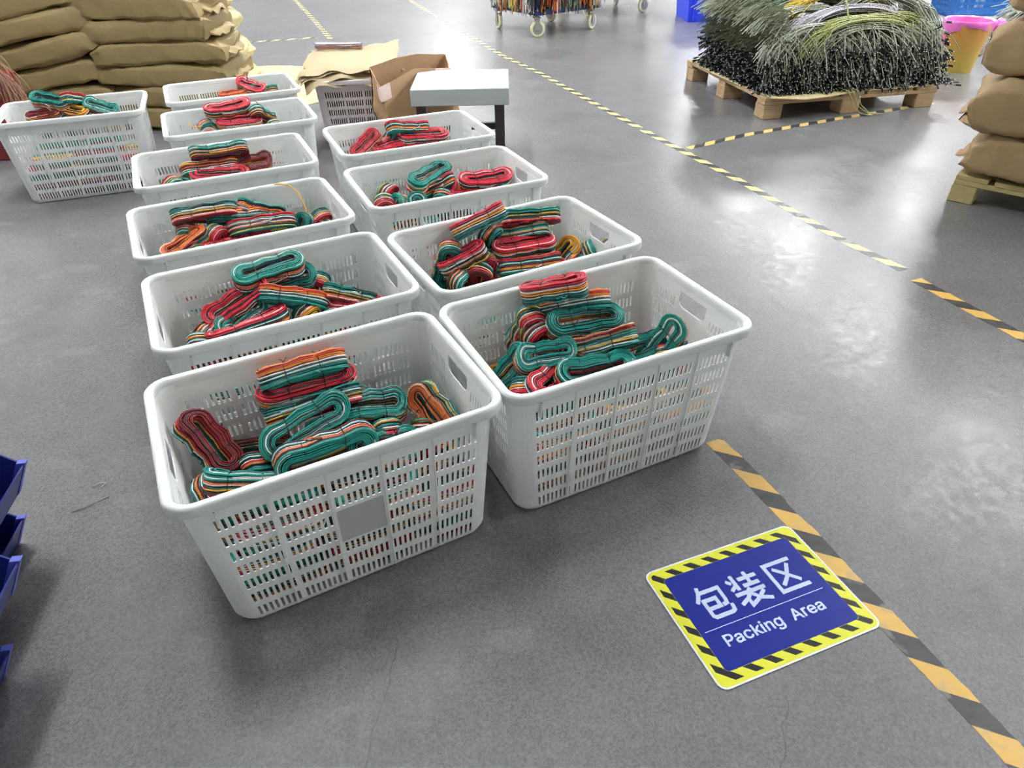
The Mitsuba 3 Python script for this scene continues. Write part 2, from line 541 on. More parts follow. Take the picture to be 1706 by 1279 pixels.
tape([(0.568, 1.478), (0.608, 1.380), (0.652, 1.267), (0.700, 1.142), (0.745, 1.01), (0.815, 0.817), (0.873, 0.664), (0.905, 0.565), (1.0, 0.30)], 0.055, 'tape_near',
     'worn black and yellow striped floor tape running under the blue sign', 0.006, 1, 0.10, 0.35)
tape([(-2.9, 15.5), (-1.2, 10.36), (-0.026, 6.84), (0.28, 6.111), (0.621, 5.135), (0.931, 4.269), (1.225, 3.499), (1.446, 2.797), (1.585, 2.481)], 0.050, 'tape_aisle',
     'long faded black and yellow floor tape along the aisle, left of the wire pallet', 0.004, 2, 0.0, 0.5, fade=0.8)
tape([(1.590, 2.412), (1.667, 2.195), (1.749, 1.977), (2.05, 1.15)], 0.055, 'tape_aisle_near',
     'fresh dark black and yellow floor tape at the right edge, below the sack pallet', 0.003, 3, 0.3, 0.1, z=0.0009)
tape([(1.06, 4.085), (1.458, 4.322), (1.807, 4.48), (2.177, 4.647), (2.545, 4.80), (2.95, 4.98)], 0.050, 'tape_cross',
     'black and yellow floor tape crossing in front of the wire pallet', 0.004, 4, 0.2, 0.3, fade=0.45)
tape([(-4.5, 15.2), (-2.895, 10.871), (-2.301, 9.251), (-1.80, 7.85)], 0.055, 'tape_far',
     'faint yellow striped tape leading away behind the paper covered basket', 0.004, 5, 0.4, 0.5, fade=1.0)
tape([(-4.2, 7.27), (-2.748, 7.711), (-1.95, 7.95)], 0.055, 'tape_far_cross',
     'faint pale striped tape on the floor behind the yellow board', 0.004, 6, 0.4, 0.8, fade=1.0)

# ---------------------------------------------------------------- the packing area sign
principled('sign_white', srgb(214, 217, 217), 0.35)
principled('sign_yellow', srgb(208, 210, 56), 0.35)
principled('sign_black', srgb(24, 26, 26), 0.35)
principled('sign_blue', srgb(18, 34, 132), 0.36, 0.35)
principled('sign_letter', srgb(186, 200, 226), 0.35)


def rrect(w, h, r):
    return sbox(-w / 2 + r, -h / 2 + r, w / 2 - r, h / 2 - r).buffer(r, quad_segs=8)


SIGN_TW = place(0.5335, 0.9445, 0.0011, 0.3607)
SW, SH = 0.404, 0.306
sg = thing('floor_sign', 'blue rectangular floor sign with hazard striped yellow border reading Packing Area', 'sign')
part(sg, 'backing', extrude(rrect(SW, SH, 0.020), 0.0012, 0.0), 'sign_white', tw=SIGN_TW, label='white edge of the sign')
yel = rrect(SW - 0.008, SH - 0.008, 0.017)
blue = rrect(0.338, 0.243, 0.010)
part(sg, 'yellow_border', extrude(yel, 0.0003, 0.0012), 'sign_yellow', tw=SIGN_TW, label='yellow border')
part(sg, 'blue_field', extrude(blue, 0.0003, 0.0015), 'sign_blue', tw=SIGN_TW, label='blue centre field')
bandp = rrect(SW - 0.024, SH - 0.024, 0.008).difference(blue.buffer(0.0005))
for q in range(-16, 4):
    c0 = 0.279 + q * 0.0485
    st = Polygon([(-0.5, c0 + 0.5), (0.5, c0 - 0.5), (0.5, c0 + 0.0205 - 0.5), (-0.5, c0 + 0.0205 + 0.5)]).intersection(bandp)
    for g in getattr(st, 'geoms', [st]):
        if g.area > 2e-5:
            part(sg, 'black_stripe', extrude(g, 0.0002, 0.0015), 'sign_black', tw=SIGN_TW)


def strokes(lines, w, size, ox, oy):
    """lines in a 100 x 100 box (y up), each (points, width factor)."""
    sh = []
    for ln in lines:
        pts, k = (ln if isinstance(ln, tuple) else (ln, 1.0))
        sh.append(LineString(pts).buffer(w * k / 2, cap_style='flat', join_style='mitre'))
    u = shapely.union_all(sh)
    return shapely.affinity.affine_transform(u, [size[0] / 100, 0, 0, size[1] / 100, ox, oy])


BAO = [[(28, 100), (22, 82), (13, 68), (3, 56)], [(20, 82), (88, 82), (87, 45), (84, 34), (70, 32)], [(22, 57), (62, 57), (62, 32), (22, 32)],
       [(22, 63), (22, 12), (28, 6), (84, 6), (92, 10), (95, 28)]]
ZHUANG = [[(24, 100), (24, 52)], ([(2, 88), (14, 76)], .9), ([(2, 56), (24, 70)], .9), [(38, 82), (98, 82)], [(68, 100), (68, 58)], [(42, 60), (94, 60)],
          ([(48, 52), (53, 42)], 1.0), [(3, 41), (98, 41)], ([(50, 40), (30, 24), (2, 12)], .95), ([(30, 26), (30, 3), (58, 14)], .95),
          ([(48, 34), (64, 16), (98, 3)], .95), ([(88, 33), (68, 20)], .9)]
QU = [[(96, 92), (10, 92), (10, 6), (100, 6)], ([(80, 80), (52, 42), (26, 22)], .95), ([(28, 76), (54, 52), (84, 22)], .95)]
for nm, (ln, ox, sx) in {'bao': (BAO, -0.134, 0.076), 'zhuang': (ZHUANG, -0.044, 0.080), 'qu': (QU, 0.054, 0.082)}.items():
    part(sg, 'character', extrude(strokes(ln, 11.5, (sx, 0.086), ox, -0.0115), 0.0002, 0.0018), 'sign_letter', tw=SIGN_TW)
part(sg, 'divider_line', extrude(sbox(-0.158, -0.0300, 0.150, -0.0284), 0.0002, 0.0018), 'sign_letter', tw=SIGN_TW)
tm = meshkit.text_mesh('Packing  Area', 0.026, 0.0002, bold=True)
tm.apply_scale((0.252 / tm.extents[0], 1, 1))
tm.apply_translation((-0.131 - tm.bounds[0][0], -0.0745, 0.0018))
groups_ = []
for c_ in sorted(tm.split(only_watertight=False), key=lambda m: m.bounds[0][0]):
    if groups_ and c_.bounds[0][0] < groups_[-1].bounds[1][0] - 0.0005:
        groups_[-1] = cat([groups_[-1], c_])
    else:
        groups_.append(c_)
for g in groups_:
    part(sg, 'letter', g, 'sign_letter', tw=SIGN_TW)

# ---------------------------------------------------------------- ribbon cable coils
principled('wire_teal', srgb(24, 138, 126), 0.36, 0.5)
principled('wire_green', srgb(28, 84, 84), 0.36, 0.5)
principled('wire_charcoal', srgb(44, 48, 54), 0.36, 0.5)
principled('wire_white', srgb(226, 226, 222), 0.36, 0.5)
principled('wire_yellow', srgb(232, 176, 52), 0.36, 0.5)
principled('wire_orange', srgb(216, 112, 52), 0.36, 0.5)
principled('wire_red', srgb(206, 44, 62), 0.36, 0.5)
principled('wire_maroon', srgb(112, 28, 32), 0.36, 0.5)
principled('tie_mat', srgb(24, 24, 26), 0.4, 0.5)
COIL_L, COIL_W, PITCH, LAY, WR = 0.228, 0.088, 0.0043, 0.0042, 0.00205
ORDERS = {
    'r': ['red', 'red', 'maroon', 'white', 'orange', 'yellow', 'charcoal', 'white', 'green', 'teal', 'charcoal', 'teal'],
    't': ['teal', 'teal', 'charcoal', 'teal', 'white', 'green', 'yellow', 'charcoal', 'orange', 'white', 'red', 'maroon'],
    'd': ['maroon', 'maroon', 'red', 'orange', 'maroon', 'white', 'yellow', 'charcoal', 'green', 'teal', 'white', 'teal'],
    'y': ['yellow', 'orange', 'yellow', 'white', 'maroon', 'orange', 'green', 'white', 'charcoal', 'teal', 'charcoal', 'teal'],
    'o': ['orange', 'red', 'yellow', 'orange', 'white', 'charcoal', 'green', 'white', 'teal', 'green', 'teal', 'teal'],
}


def coil_template(order, seed, turns=7, lod=0):
    rn = np.random.default_rng(seed)
    r_out = COIL_W / 2
    c = COIL_L / 2 - r_out
    na, ns = (8, 4) if lod == 0 else (4, 2)
    sides = 6 if lod == 0 else 4
    one = []
    for k in range(ns):
        one.append(('s', -1, k / ns))
    for k in range(na):
        one.append(('a', 1, k / na))
    for k in range(ns):
        one.append(('s', 1, k / ns))
    for k in range(na):
        one.append(('a', -1, k / na))
    P = len(one)
    nl = len(order)
    groups = {}
    ph = rn.random(8) * 6.28
    arch = rn.uniform(-0.25, 0.45)
    skew = rn.uniform(-0.12, 0.12)
    rise = rn.uniform(-0.6, 1.2)
    asym = rn.uniform(-0.0045, 0.0045)
    T1 = int(turns) + 2
    tj = rn.normal(0, 0.0009, (T1, nl))
    tz = rn.normal(0, 0.0011, (T1, nl))
    wig = rn.uniform(0, 6.28, (T1, nl))
    ends = rn.uniform(0.0, 0.5, nl)
    slack = rn.uniform(0, 0.006, T1)

    def curve(layer, t0, t1):
        ts = np.arange(int(t0 * P), int(t1 * P) + 1)
        out = []
        zc = (nl - 1) / 2 - layer
        for q in ts:
            turn = q / P
            ti = min(int(turn), T1 - 1)
            fr = turn - int(turn)
            nx = min(ti + 1, T1 - 1)
            kind, sg, f = one[q % P]
            jr = tj[ti, layer] * (1 - fr) + tj[nx, layer] * fr
            jz = tz[ti, layer] * (1 - fr) + tz[nx, layer] * fr
            r = r_out - WR - PITCH * turn + jr
            r = max(r, 0.0045)
            if kind == 's':
                x, y = sg * c * (2 * f - 1), sg * -1 * r * -1
                y = -r if sg == -1 else r
                x = c * (2 * f - 1) if sg == -1 else c * (1 - 2 * f)
            else:
                a = (-math.pi / 2 + math.pi * f) if sg == 1 else (math.pi / 2 + math.pi * f)
                x, y = sg * c + r * math.cos(a), r * math.sin(a)
            z = zc * LAY + jz + 0.0010 * math.sin(wig[ti, layer] + 5.0 * q / P * 6.28 / 3)
            pin = 1 - 0.17 * (math.exp(-((x - 0.04) / 0.018) ** 2) + math.exp(-((x + 0.042) / 0.018) ** 2))
            y *= pin
            z *= 1 - 0.14 * (1 - pin) / 0.17
            z += 0.0035 * (turn / turns - 0.4) * (1 if zc > 0 else -1) * rise
            z += arch * (x * x - 0.004) + 0.0022 * math.sin(ph[0] + 22 * x) * (1 if y > 0 else -1)
            y += skew * x + 0.10 * arch * x * x * 8 + 0.0025 * math.sin(ph[1] + 26 * x + 0.3 * turn) + asym * turn / turns
            out.append((x, y, z))
        return np.array(out)
    for L, col in enumerate(order):
        face = L < 2 or L == nl - 1
        t_in = turns - ends[L] - (0.5 if L % 2 else 0)
        spans = [(ends[L] * 0.6, t_in)] if (face and lod == 0) else [(ends[L] * 0.6, 2.0 if lod == 0 else 1.3)]
        if lod == 0 and not face:
            spans.append((t_in - 1.6, t_in))
        if lod and L in (0, nl - 1):
            spans = [(0.1, 5.0)]
        if face and lod == 0:   # some turns of the face belong to the neighbouring wires
            alt = ['charcoal', 'white', order[2] if L == 0 else 'charcoal'] if L != 1 else [order[2], 'green', 'charcoal']
            a, b = spans[0]
            cuts = [a] + sorted(rn.uniform(a + .3, b - .3, 5)) + [b]
            for ci in range(6):
                c_ = col if ci not in (1, 4) else (alt[1] if ci == 1 and L == 0 and seed % 2 else alt[0])
                if ci in (1, 4):
                    cuts[ci + 1] = min(cuts[ci + 1], cuts[ci] + (0.7 if ci == 1 else 1.0))
                p = curve(L, cuts[ci], cuts[ci + 1])
                if len(p) > 2:
                    groups.setdefault(c_, []).append(tube(p, WR, sides))
            continue
        for (a, b) in spans:
            p = curve(L, a, b)
            groups.setdefault(col, []).append(tube(p, WR, sides))
    # one loose wire end leaving the outer turn
    if lod == 0:
        for L in rn.choice(nl, 2, replace=False):
            p = curve(int(L), 0.62, 0.8)
            k = len(p)
            p0 = p[0]
            st = np.array([p0 + np.array([-0.012 * j * 0.6, 0.004 + 0.0022 * j, rn.uniform(-0.001, 0.002) * j]) for j in range(6)])
            groups.setdefault(order[int(L)], []).append(tube(st, WR * 0.95, sides))
    parts_ = {f'{k}_wire': mikit.ply(cat(v), 'wire_' + k, smooth=True) for k, v in groups.items()}
    ties = []
    hz = nl * LAY / 2 * 0.93 + 0.0012
    for tx in (-0.042, 0.040):
        sl = rn.uniform(-0.006, 0.006)
        hw = r_out * 0.845 + 0.0008
        yo = skew * tx + 0.10 * arch * tx * tx * 8
        zo = arch * (tx * tx - 0.004)
        ring = []
        for (yy, zz) in [(-hw, -hz * .6), (-hw, hz * .6), (-hw * .85, hz), (-hw * .4, hz * .98), (0, hz * .96), (hw * .4, hz * .98), (hw * .85, hz), (hw, hz * .6), (hw, -hz * .6), (hw * .85, -hz), (0, -hz * .97), (-hw * .85, -hz)]:
            ring.append((tx + sl * yy / hw, yy + yo, zz + zo))
        m = [tube(ring, 0.0010, 4, closed=True)]
        if lod == 0:
            for sg in (-1, 1):
                b0 = np.array([tx, yo + hw * 0.5 * (1 if tx > 0 else -1), hz + zo])
                m.append(tube([b0, b0 + [0.004 * sg, 0.004, 0.006], b0 + [0.010 * sg, 0.009, 0.008 + 0.004 * rn.random()]], 0.0009, 4))
        ties.append(mikit.ply(cat(m), 'tie_mat'))
    return parts_, ties


COILS = {}
for fc, order in ORDERS.items():
    for v in range(4 if fc in 'rt' else 2):
        o = list(order)
        r_ = random.Random(v * 7 + ord(fc))
        mid = o[2:-1]
        if v:
            r_.shuffle(mid)
        COILS[fc, v] = coil_template(o[:2] + mid + o[-1:], 100 + v + ord(fc) * 10, turns=7.4 if v % 2 == 0 else 8.2)
FILL = [coil_template(o, 900 + i, turns=7, lod=1) for i, o in enumerate([ORDERS['t'], ORDERS['r'], ORDERS['y'], ORDERS['r'][::-1], ORDERS['t'][::-1]])]


def coil_matrix(basket_key, pos, a, n, sc):
    a, n = np.array(a, float), np.array(n, float)
    a /= np.linalg.norm(a)
    n -= a * (n @ a)
    n /= np.linalg.norm(n)
    b = np.cross(n, a)
    M = np.eye(4)
    M[:3, 0], M[:3, 1], M[:3, 2], M[:3, 3] = a * sc[0], b * sc[1], n * sc[2], pos
    x, y, yaw = BASKETS[basket_key][:3]
    return mi.ScalarTransform4f((mat4(place(x, y, 0, yaw)) @ M).tolist())


def coil(basket_key, pos, a, n, sc, tmpl, label, group=None):
    k = thing('cable_coil', label, 'cable coil', group)
    tw = coil_matrix(basket_key, pos, a, n, sc)
    parts_, ties = tmpl
    for nm, d in parts_.items():
        part(k, nm, d, None, tw=tw)
    for d in ties:
        part(k, 'wire_tie', d, None, tw=tw)
    return k


WHERE = {'A': 'nearest left row basket', 'B': 'nearest right row basket', 'C': 'second left row basket', 'D': 'second right row basket',
         'E': 'third left row basket', 'F': 'fourth left row basket', 'G': 'fifth left row basket', 'H': 'farthest left row basket',
         'I': 'third right row basket', 'J': 'farthest right row basket', 'K': 'basket standing apart'}
COIL_TABLE = [
    ('A', (-0.005, 0.145, 0.378), (0.995, -0.089, 0.053), (0.014, 0.621, 0.784), 0.210, 'o', 'topmost striped coil, orange and yellow above teal,'),
    ('A', (-0.007, 0.141, 0.323), (1.000, -0.018, -0.001), (-0.000, -0.050, 0.999), 0.245, 'r', 'bright red faced coil, second from the top of the heap,'),
    ('A', (-0.007, 0.098, 0.304), (0.995, -0.080, 0.064), (-0.000, 0.622, 0.783), 0.235, 't', 'white and orange striped coil under the bright red one'),
    ('A', (-0.043, 0.042, 0.299), (0.981, 0.127, 0.147), (-0.000, -0.756, 0.655), 0.227, 't', 'big slanting teal coil with its hole open to the front'),
    ('A', (0.115, 0.050, 0.283), (0.976, -0.204, -0.077), (0.000, -0.352, 0.936), 0.129, 't', 'teal coil lying flat at the right of the big slanting one'),
    ('A', (-0.021, -0.030, 0.266), (0.999, 0.005, 0.045), (-0.000, -0.995, 0.105), 0.237, 't', 'large front teal coil with yellow and white strands on top'),
    ('A', (0.133, -0.017, 0.252), (0.951, -0.301, -0.072), (0.239, 0.566, 0.789), 0.088, 'r', 'small orange and white striped coil behind the front rim'),
    ('A', (0.105, -0.048, 0.239), (0.984, -0.157, -0.090), (0.000, -0.498, 0.867), 0.118, 't', 'teal coil half hidden by the front rim'),
    ('A', (0.250, -0.009, 0.256), (0.327, -0.826, -0.459), (-0.738, -0.527, 0.422), 0.120, 'o', 'orange and black striped coil alone at the right end'),
    ('A', (0.209, -0.027, 0.228), (0.998, -0.062, -0.003), (-0.000, -0.050, 0.999), 0.069, 'r', 'dark red coil under the orange and black one'),
    ('A', (-0.246, 0.083, 0.298), (0.320, -0.716, -0.621), (0.457, -0.457, 0.762), 0.170, 'd', 'dark red coil leaning on the left end wall'),
    ('A', (-0.198, -0.023, 0.250), (0.934, -0.222, -0.281), (0.354, 0.458, 0.815), 0.111, 't', 'yellow and white striped coil, its loop end turned left,'),
    ('A', (-0.271, -0.014, 0.254), (-0.298, -0.950, -0.092), (0.808, -0.303, 0.505), 0.077, 'r', 'red and teal coil standing in the front left corner'),
    ('A', (-0.241, -0.036, 0.224), (1.000, -0.025, -0.001), (0.000, -0.050, 0.999), 0.059, 't', 'teal coil lowest in the front left corner'),
    ('A', (-0.162, 0.017, 0.248), (0.991, -0.135, -0.007), (0.000, -0.050, 0.999), 0.073, 't', 'dull teal coil between the leaning red one and the front one'),
    ('B', (-0.030, 0.145, 0.416), (0.899, -0.402, 0.173), (-0.060, 0.277, 0.959), 0.183, 'r', 'topmost red and orange coil'),
    ('B', (0.023, 0.133, 0.363), (0.888, -0.429, 0.169), (0.120, 0.570, 0.813), 0.209, 'o', 'orange over teal striped coil, second from the top'),
    ('B', (-0.096, 0.139, 0.347), (0.904, -0.421, 0.076), (0.187, 0.548, 0.815), 0.096, 'r', 'orange and white coil peeking out'),
    ('B', (0.026, 0.081, 0.334), (0.989, -0.122, -0.079), (0.000, -0.543, 0.840), 0.228, 't', 'teal coil with an open hole in the middle of the heap'),
    ('B', (-0.106, 0.112, 0.322), (0.902, -0.427, 0.065), (0.199, 0.543, 0.816), 0.075, 'r', 'brown and white striped coil left of the open teal one'),
    ('B', (0.035, 0.022, 0.302), (0.881, -0.411, 0.235), (0.063, 0.594, 0.802), 0.215, 'o', 'orange topped, teal bottomed striped coil below the open one'),
    ('B', (-0.117, 0.033, 0.298), (0.979, -0.174, -0.102), (-0.000, -0.507, 0.862), 0.104, 't', 'short teal coil at the lower left of the heap'),
    ('B', (-0.165, 0.052, 0.299), (0.490, 0.174, 0.854), (-0.830, -0.207, 0.518), 0.041, 't', 'dark teal coil turned on edge at the far left'),
    ('B', (-0.019, -0.053, 0.271), (0.997, -0.067, -0.044), (-0.000, -0.552, 0.834), 0.225, 't', 'front teal coil with a yellow lined hole'),
    ('B', (-0.117, -0.015, 0.262), (0.863, 0.501, -0.069), (0.304, -0.406, 0.862), 0.231, 'r', 'slanting red and white coil, left of the front teal one'),
    ('B', (-0.146, 0.013, 0.257), (0.690, -0.723, -0.036), (0.000, -0.050, 0.999), 0.074, 'd', 'brown looped coil under the short teal one'),
    ('B', (-0.209, -0.033, 0.262), (0.998, -0.058, -0.003), (-0.000, -0.050, 0.999), 0.066, 'r', 'orange coil in the front left corner'),
    ('B', (0.149, -0.003, 0.259), (1.000, -0.007, -0.005), (0.000, -0.600, 0.800), 0.106, 't', 'dark teal coil sagging to the right'),
    ('B', (0.213, -0.022, 0.268), (0.685, -0.101, 0.721), (-0.647, -0.539, 0.539), 0.121, 't', 'leaning teal coil with orange strands along its back'),
    ('B', (0.275, -0.039, 0.238), (0.996, -0.090, -0.005), (-0.000, -0.050, 0.999), 0.057, 'r', 'red coil at the right end behind the rim'),
    ('B', (0.214, -0.050, 0.243), (0.978, -0.207, -0.010), (-0.000, -0.050, 0.999), 0.061, 't', 'dark teal coil just behind the front rim at right'),
    ('C', (-0.003, 0.145, 0.377), (0.987, 0.148, 0.056), (0.000, -0.352, 0.936), 0.218, 't', 'long teal coil at the back, topmost of the heap'),
    ('C', (0.044, 0.143, 0.334), (0.994, -0.100, 0.042), (-0.101, -0.704, 0.704), 0.119, 't', 'teal coil with an open hole below the topmost one'),
    ('C', (-0.110, 0.108, 0.318), (0.879, 0.179, 0.441), (-0.303, -0.505, 0.808), 0.211, 'r', 'slanting red and orange coil on the left slope'),
    ('C', (-0.114, 0.075, 0.284), (0.927, 0.300, 0.225), (-0.000, -0.600, 0.800), 0.154, 't', 'teal coil with its hole open beside the slanting red one'),
    ('C', (-0.176, 0.059, 0.266), (0.969, 0.214, 0.123), (-0.000, -0.498, 0.867), 0.050, 't', 'small teal loop at the lower left'),
    ('C', (0.039, 0.070, 0.312), (0.921, -0.262, -0.289), (0.389, 0.565, 0.728), 0.205, 'o', 'orange topped coil with dark teal underside in the middle'),
    ('C', (-0.103, 0.019, 0.278), (0.991, 0.024, 0.130), (-0.131, 0.301, 0.945), 0.235, 'r', 'long orange and white coil running along the front rim'),
    ('C', (0.059, 0.033, 0.275), (0.998, -0.060, -0.034), (0.000, -0.498, 0.867), 0.083, 'y', 'yellow and white looped coil'),
    ('C', (0.056, 0.013, 0.256), (1.000, -0.021, -0.001), (-0.000, -0.050, 0.999), 0.087, 't', 'teal and white coil half behind the front rim'),
    ('C', (0.122, 0.133, 0.310), (0.964, -0.225, -0.140), (0.248, 0.585, 0.772), 0.046, 'r', 'dark striped coil end at the right of the open one'),
    ('C', (0.197, 0.050, 0.282), (0.867, -0.364, -0.341), (0.492, 0.509, 0.707), 0.156, 't', 'dark teal coil sloping down to the right'),
    ('C', (0.206, 0.026, 0.262), (0.824, -0.555, -0.111), (-0.000, -0.196, 0.981), 0.111, 'r', 'tangled red and yellow coil on the right slope'),
    ('C', (0.139, 0.031, 0.254), (0.986, -0.168, -0.008), (0.000, -0.050, 0.999), 0.067, 'r', 'red coil low on the right slope'),
    ('C', (-0.231, 0.025, 0.261), (0.943, 0.332, 0.017), (-0.000, -0.050, 0.999), 0.065, 'r', 'brown and orange coil in the front left corner'),
    ('C', (-0.211, 0.076, 0.264), (0.741, 0.671, 0.034), (-0.000, -0.050, 0.999), 0.033, 't', 'tiny glimpse of a teal coil at the far left'),
    ('D', (-0.047, 0.145, 0.413), (0.892, -0.240, 0.383), (-0.240, 0.468, 0.850), 0.193, 'r', 'slanting red topped striped coil at the upper left'),
    ('D', (0.141, 0.145, 0.387), (0.884, -0.458, 0.090), (0.195, 0.536, 0.821), 0.204, 't', 'topmost teal coil with orange underside'),
    ('D', (0.105, 0.145, 0.345), (0.893, -0.437, 0.105), (0.173, 0.549, 0.818), 0.193, 'o', 'orange and white striped coil under the topmost teal one'),
    ('D', (-0.009, 0.145, 0.361), (0.870, 0.122, 0.478), (-0.309, -0.619, 0.722), 0.090, 't', 'teal coil end showing its spiral'),
    ('D', (0.085, 0.084, 0.318), (0.986, -0.167, -0.017), (0.000, -0.100, 0.995), 0.227, 'r', 'bright red coil with a white outer turn'),
    ('D', (-0.127, 0.104, 0.317), (0.894, -0.171, 0.414), (-0.371, 0.237, 0.898), 0.162, 'r', 'red and teal striped coil on the left slope'),
    ('D', (-0.150, 0.145, 0.335), (0.843, 0.537, 0.027), (-0.000, -0.050, 0.999), 0.087, 't', 'small teal coil behind the left slope'),
    ('D', (0.076, 0.025, 0.281), (0.892, -0.430, 0.136), (0.146, 0.560, 0.815), 0.210, 'r', 'orange over dark teal coil under the bright red one'),
    ('D', (-0.093, 0.051, 0.283), (0.994, -0.080, -0.080), (0.000, -0.707, 0.707), 0.095, 'd', 'dark red spiral coil low in the front'),
    ('D', (-0.055, 0.092, 0.301), (0.771, -0.552, -0.317), (0.000, -0.498, 0.867), 0.073, 'r', 'short brown and orange looped coil'),
    ('D', (0.118, 0.013, 0.256), (0.992, -0.128, -0.006), (-0.000, -0.050, 0.999), 0.126, 'r', 'red coil along the front rim'),
    ('D', (-0.155, 0.072, 0.273), (0.958, -0.286, -0.014), (-0.000, -0.050, 0.999), 0.063, 't', 'dark coil at the front left, mostly shaded'),
    ('D', (0.259, 0.071, 0.292), (0.115, -0.876, -0.469), (-0.640, -0.426, 0.640), 0.086, 'y', 'brown and yellow coil, left one of the right cluster'),
    ('D', (0.304, 0.035, 0.276), (0.176, -0.576, -0.798), (0.674, -0.520, 0.524), 0.062, 't', 'teal and orange coil in the middle of the right end cluster'),
    ('D', (0.352, 0.018, 0.268), (1.000, -0.009, -0.005), (-0.000, -0.530, 0.848), 0.076, 'r', 'red and white coil at the far right end'),
    ('D', (0.249, 0.038, 0.257), (1.000, -0.018, -0.001), (-0.000, -0.050, 0.999), 0.073, 't', 'dark teal coil lowest at the right end'),
    ('I', (-0.014, 0.145, 0.349), (0.845, 0.534, 0.035), (0.149, -0.298, 0.943), 0.367, 't', 'upright slanting teal coil rising above all others'),
    ('I', (0.198, 0.083, 0.317), (0.995, -0.090, -0.034), (-0.000, -0.352, 0.936), 0.231, 'r', 'red coil with a dark open hole'),
    ('I', (0.133, 0.047, 0.281), (0.997, -0.083, -0.004), (-0.000, -0.050, 0.999), 0.247, 'r', 'red coil under the open red one'),
    ('I', (-0.218, 0.086, 0.299), (0.459, -0.674, -0.578), (0.000, -0.651, 0.759), 0.066, 'r', 'small red and orange looped coil at the left'),
    ('I', (-0.192, 0.144, 0.315), (0.974, -0.191, 0.123), (0.022, 0.618, 0.786), 0.066, 'r', 'orange striped coil behind the small looped one'),
    ('I', (-0.098, 0.059, 0.297), (-0.138, -0.619, -0.773), (0.000, -0.781, 0.625), 0.074, 't', 'teal coil standing with a narrow slot hole'),
    ('I', (-0.158, 0.072, 0.293), (0.009, -0.809, -0.588), (-0.848, -0.318, 0.424), 0.075, 't', 'teal and white coil standing on edge'),
    ('I', (0.005, 0.070, 0.291), (0.980, 0.171, 0.098), (0.000, -0.498, 0.867), 0.077, 't', 'short teal and white coil in the middle'),
    ('I', (0.013, 0.134, 0.300), (0.901, -0.135, 0.411), (-0.221, 0.674, 0.705), 0.103, 'r', 'shaded orange and black coil under the slanting teal one'),
    ('I', (0.072, 0.109, 0.309), (0.632, -0.252, 0.733), (-0.768, -0.329, 0.549), 0.070, 'r', 'white and teal striped coil left of the open red one'),
    ('E', (-0.101, 0.145, 0.369), (0.998, -0.049, -0.034), (0.057, 0.620, 0.782), 0.227, 't', 'topmost teal over red striped coil'),
    ('E', (0.000, 0.145, 0.337), (0.988, -0.115, -0.105), (0.153, 0.612, 0.776), 0.209, 'o', 'orange topped coil with teal underside'),
    ('E', (-0.082, 0.094, 0.312), (1.000, 0.001, 0.001), (0.000, -0.498, 0.867), 0.093, 'r', 'red spiral coil facing front at the left of the middle'),
    ('E', (0.070, 0.074, 0.314), (0.994, -0.112, -0.013), (0.079, 0.615, 0.784), 0.243, 'r', 'yellow and red striped coil across the middle'),
    ('E', (-0.163, 0.139, 0.313), (0.986, -0.071, -0.154), (0.164, 0.619, 0.768), 0.093, 't', 'dark teal coil at the left'),
    ('E', (-0.187, 0.082, 0.297), (0.868, 0.338, 0.364), (-0.309, -0.206, 0.928), 0.165, 'o', 'slanting orange and yellow coil in the front left'),
    ('E', (-0.160, 0.060, 0.277), (0.598, 0.791, 0.131), (0.206, -0.309, 0.928), 0.098, 't', 'dark teal coil by the slanting orange one'),
    ('E', (-0.025, 0.036, 0.276), (0.999, -0.053, -0.003), (-0.000, -0.050, 0.999), 0.246, 'r', 'pale red coil along the front rim'),
    ('E', (0.084, 0.145, 0.340), (0.903, -0.234, -0.361), (0.428, 0.578, 0.695), 0.122, 't', 'teal coil at the back, right of the middle'),
    ('E', (0.224, 0.085, 0.298), (0.618, 0.044, 0.785), (-0.647, -0.539, 0.539), 0.093, 't', 'standing teal coil at the right'),
    ('E', (0.282, 0.081, 0.297), (0.798, 0.243, 0.551), (-0.309, -0.619, 0.722), 0.063, 'r', 'red looped coil at the right end'),
    ('E', (0.284, 0.049, 0.272), (0.991, -0.132, -0.007), (-0.000, -0.050, 0.999), 0.059, 'r', 'white rimmed red coil at the lower right'),
    ('F', (-0.005, 0.145, 0.387), (0.999, -0.041, 0.033), (-0.000, 0.622, 0.783), 0.268, 't', 'topmost teal coil with orange underside'),
    ('F', (-0.058, 0.134, 0.330), (1.000, -0.007, 0.006), (-0.000, 0.622, 0.783), 0.244, 'd', 'brown and orange striped coil in the middle'),
    ('F', (0.116, 0.133, 0.320), (0.998, 0.050, 0.040), (0.000, -0.625, 0.781), 0.112, 'd', 'dark red coil with an open hole at the right'),
    ('F', (-0.027, 0.079, 0.306), (0.999, -0.046, -0.018), (-0.000, -0.362, 0.932), 0.252, 'r', 'pinkish red coil along the front rim'),
    ('F', (-0.210, 0.090, 0.300), (0.999, 0.030, 0.030), (-0.000, -0.707, 0.707), 0.078, 't', 'dark teal coil end at the lower left'),
    ('F', (-0.160, 0.126, 0.297), (1.000, 0.011, -0.006), (0.007, -0.050, 0.999), 0.061, 't', 'teal glimpse between the pinkish and the dark coil'),
    ('G', (-0.032, 0.145, 0.402), (0.996, 0.081, 0.026), (0.000, -0.301, 0.954), 0.229, 'r', 'upper open red coil'),
    ('G', (0.004, 0.095, 0.343), (1.000, 0.013, 0.004), (0.000, -0.301, 0.954), 0.222, 'r', 'lower open red coil'),
    ('G', (-0.147, 0.113, 0.341), (1.000, -0.013, 0.010), (-0.000, 0.622, 0.783), 0.099, 't', 'teal and white striped coil at the left'),
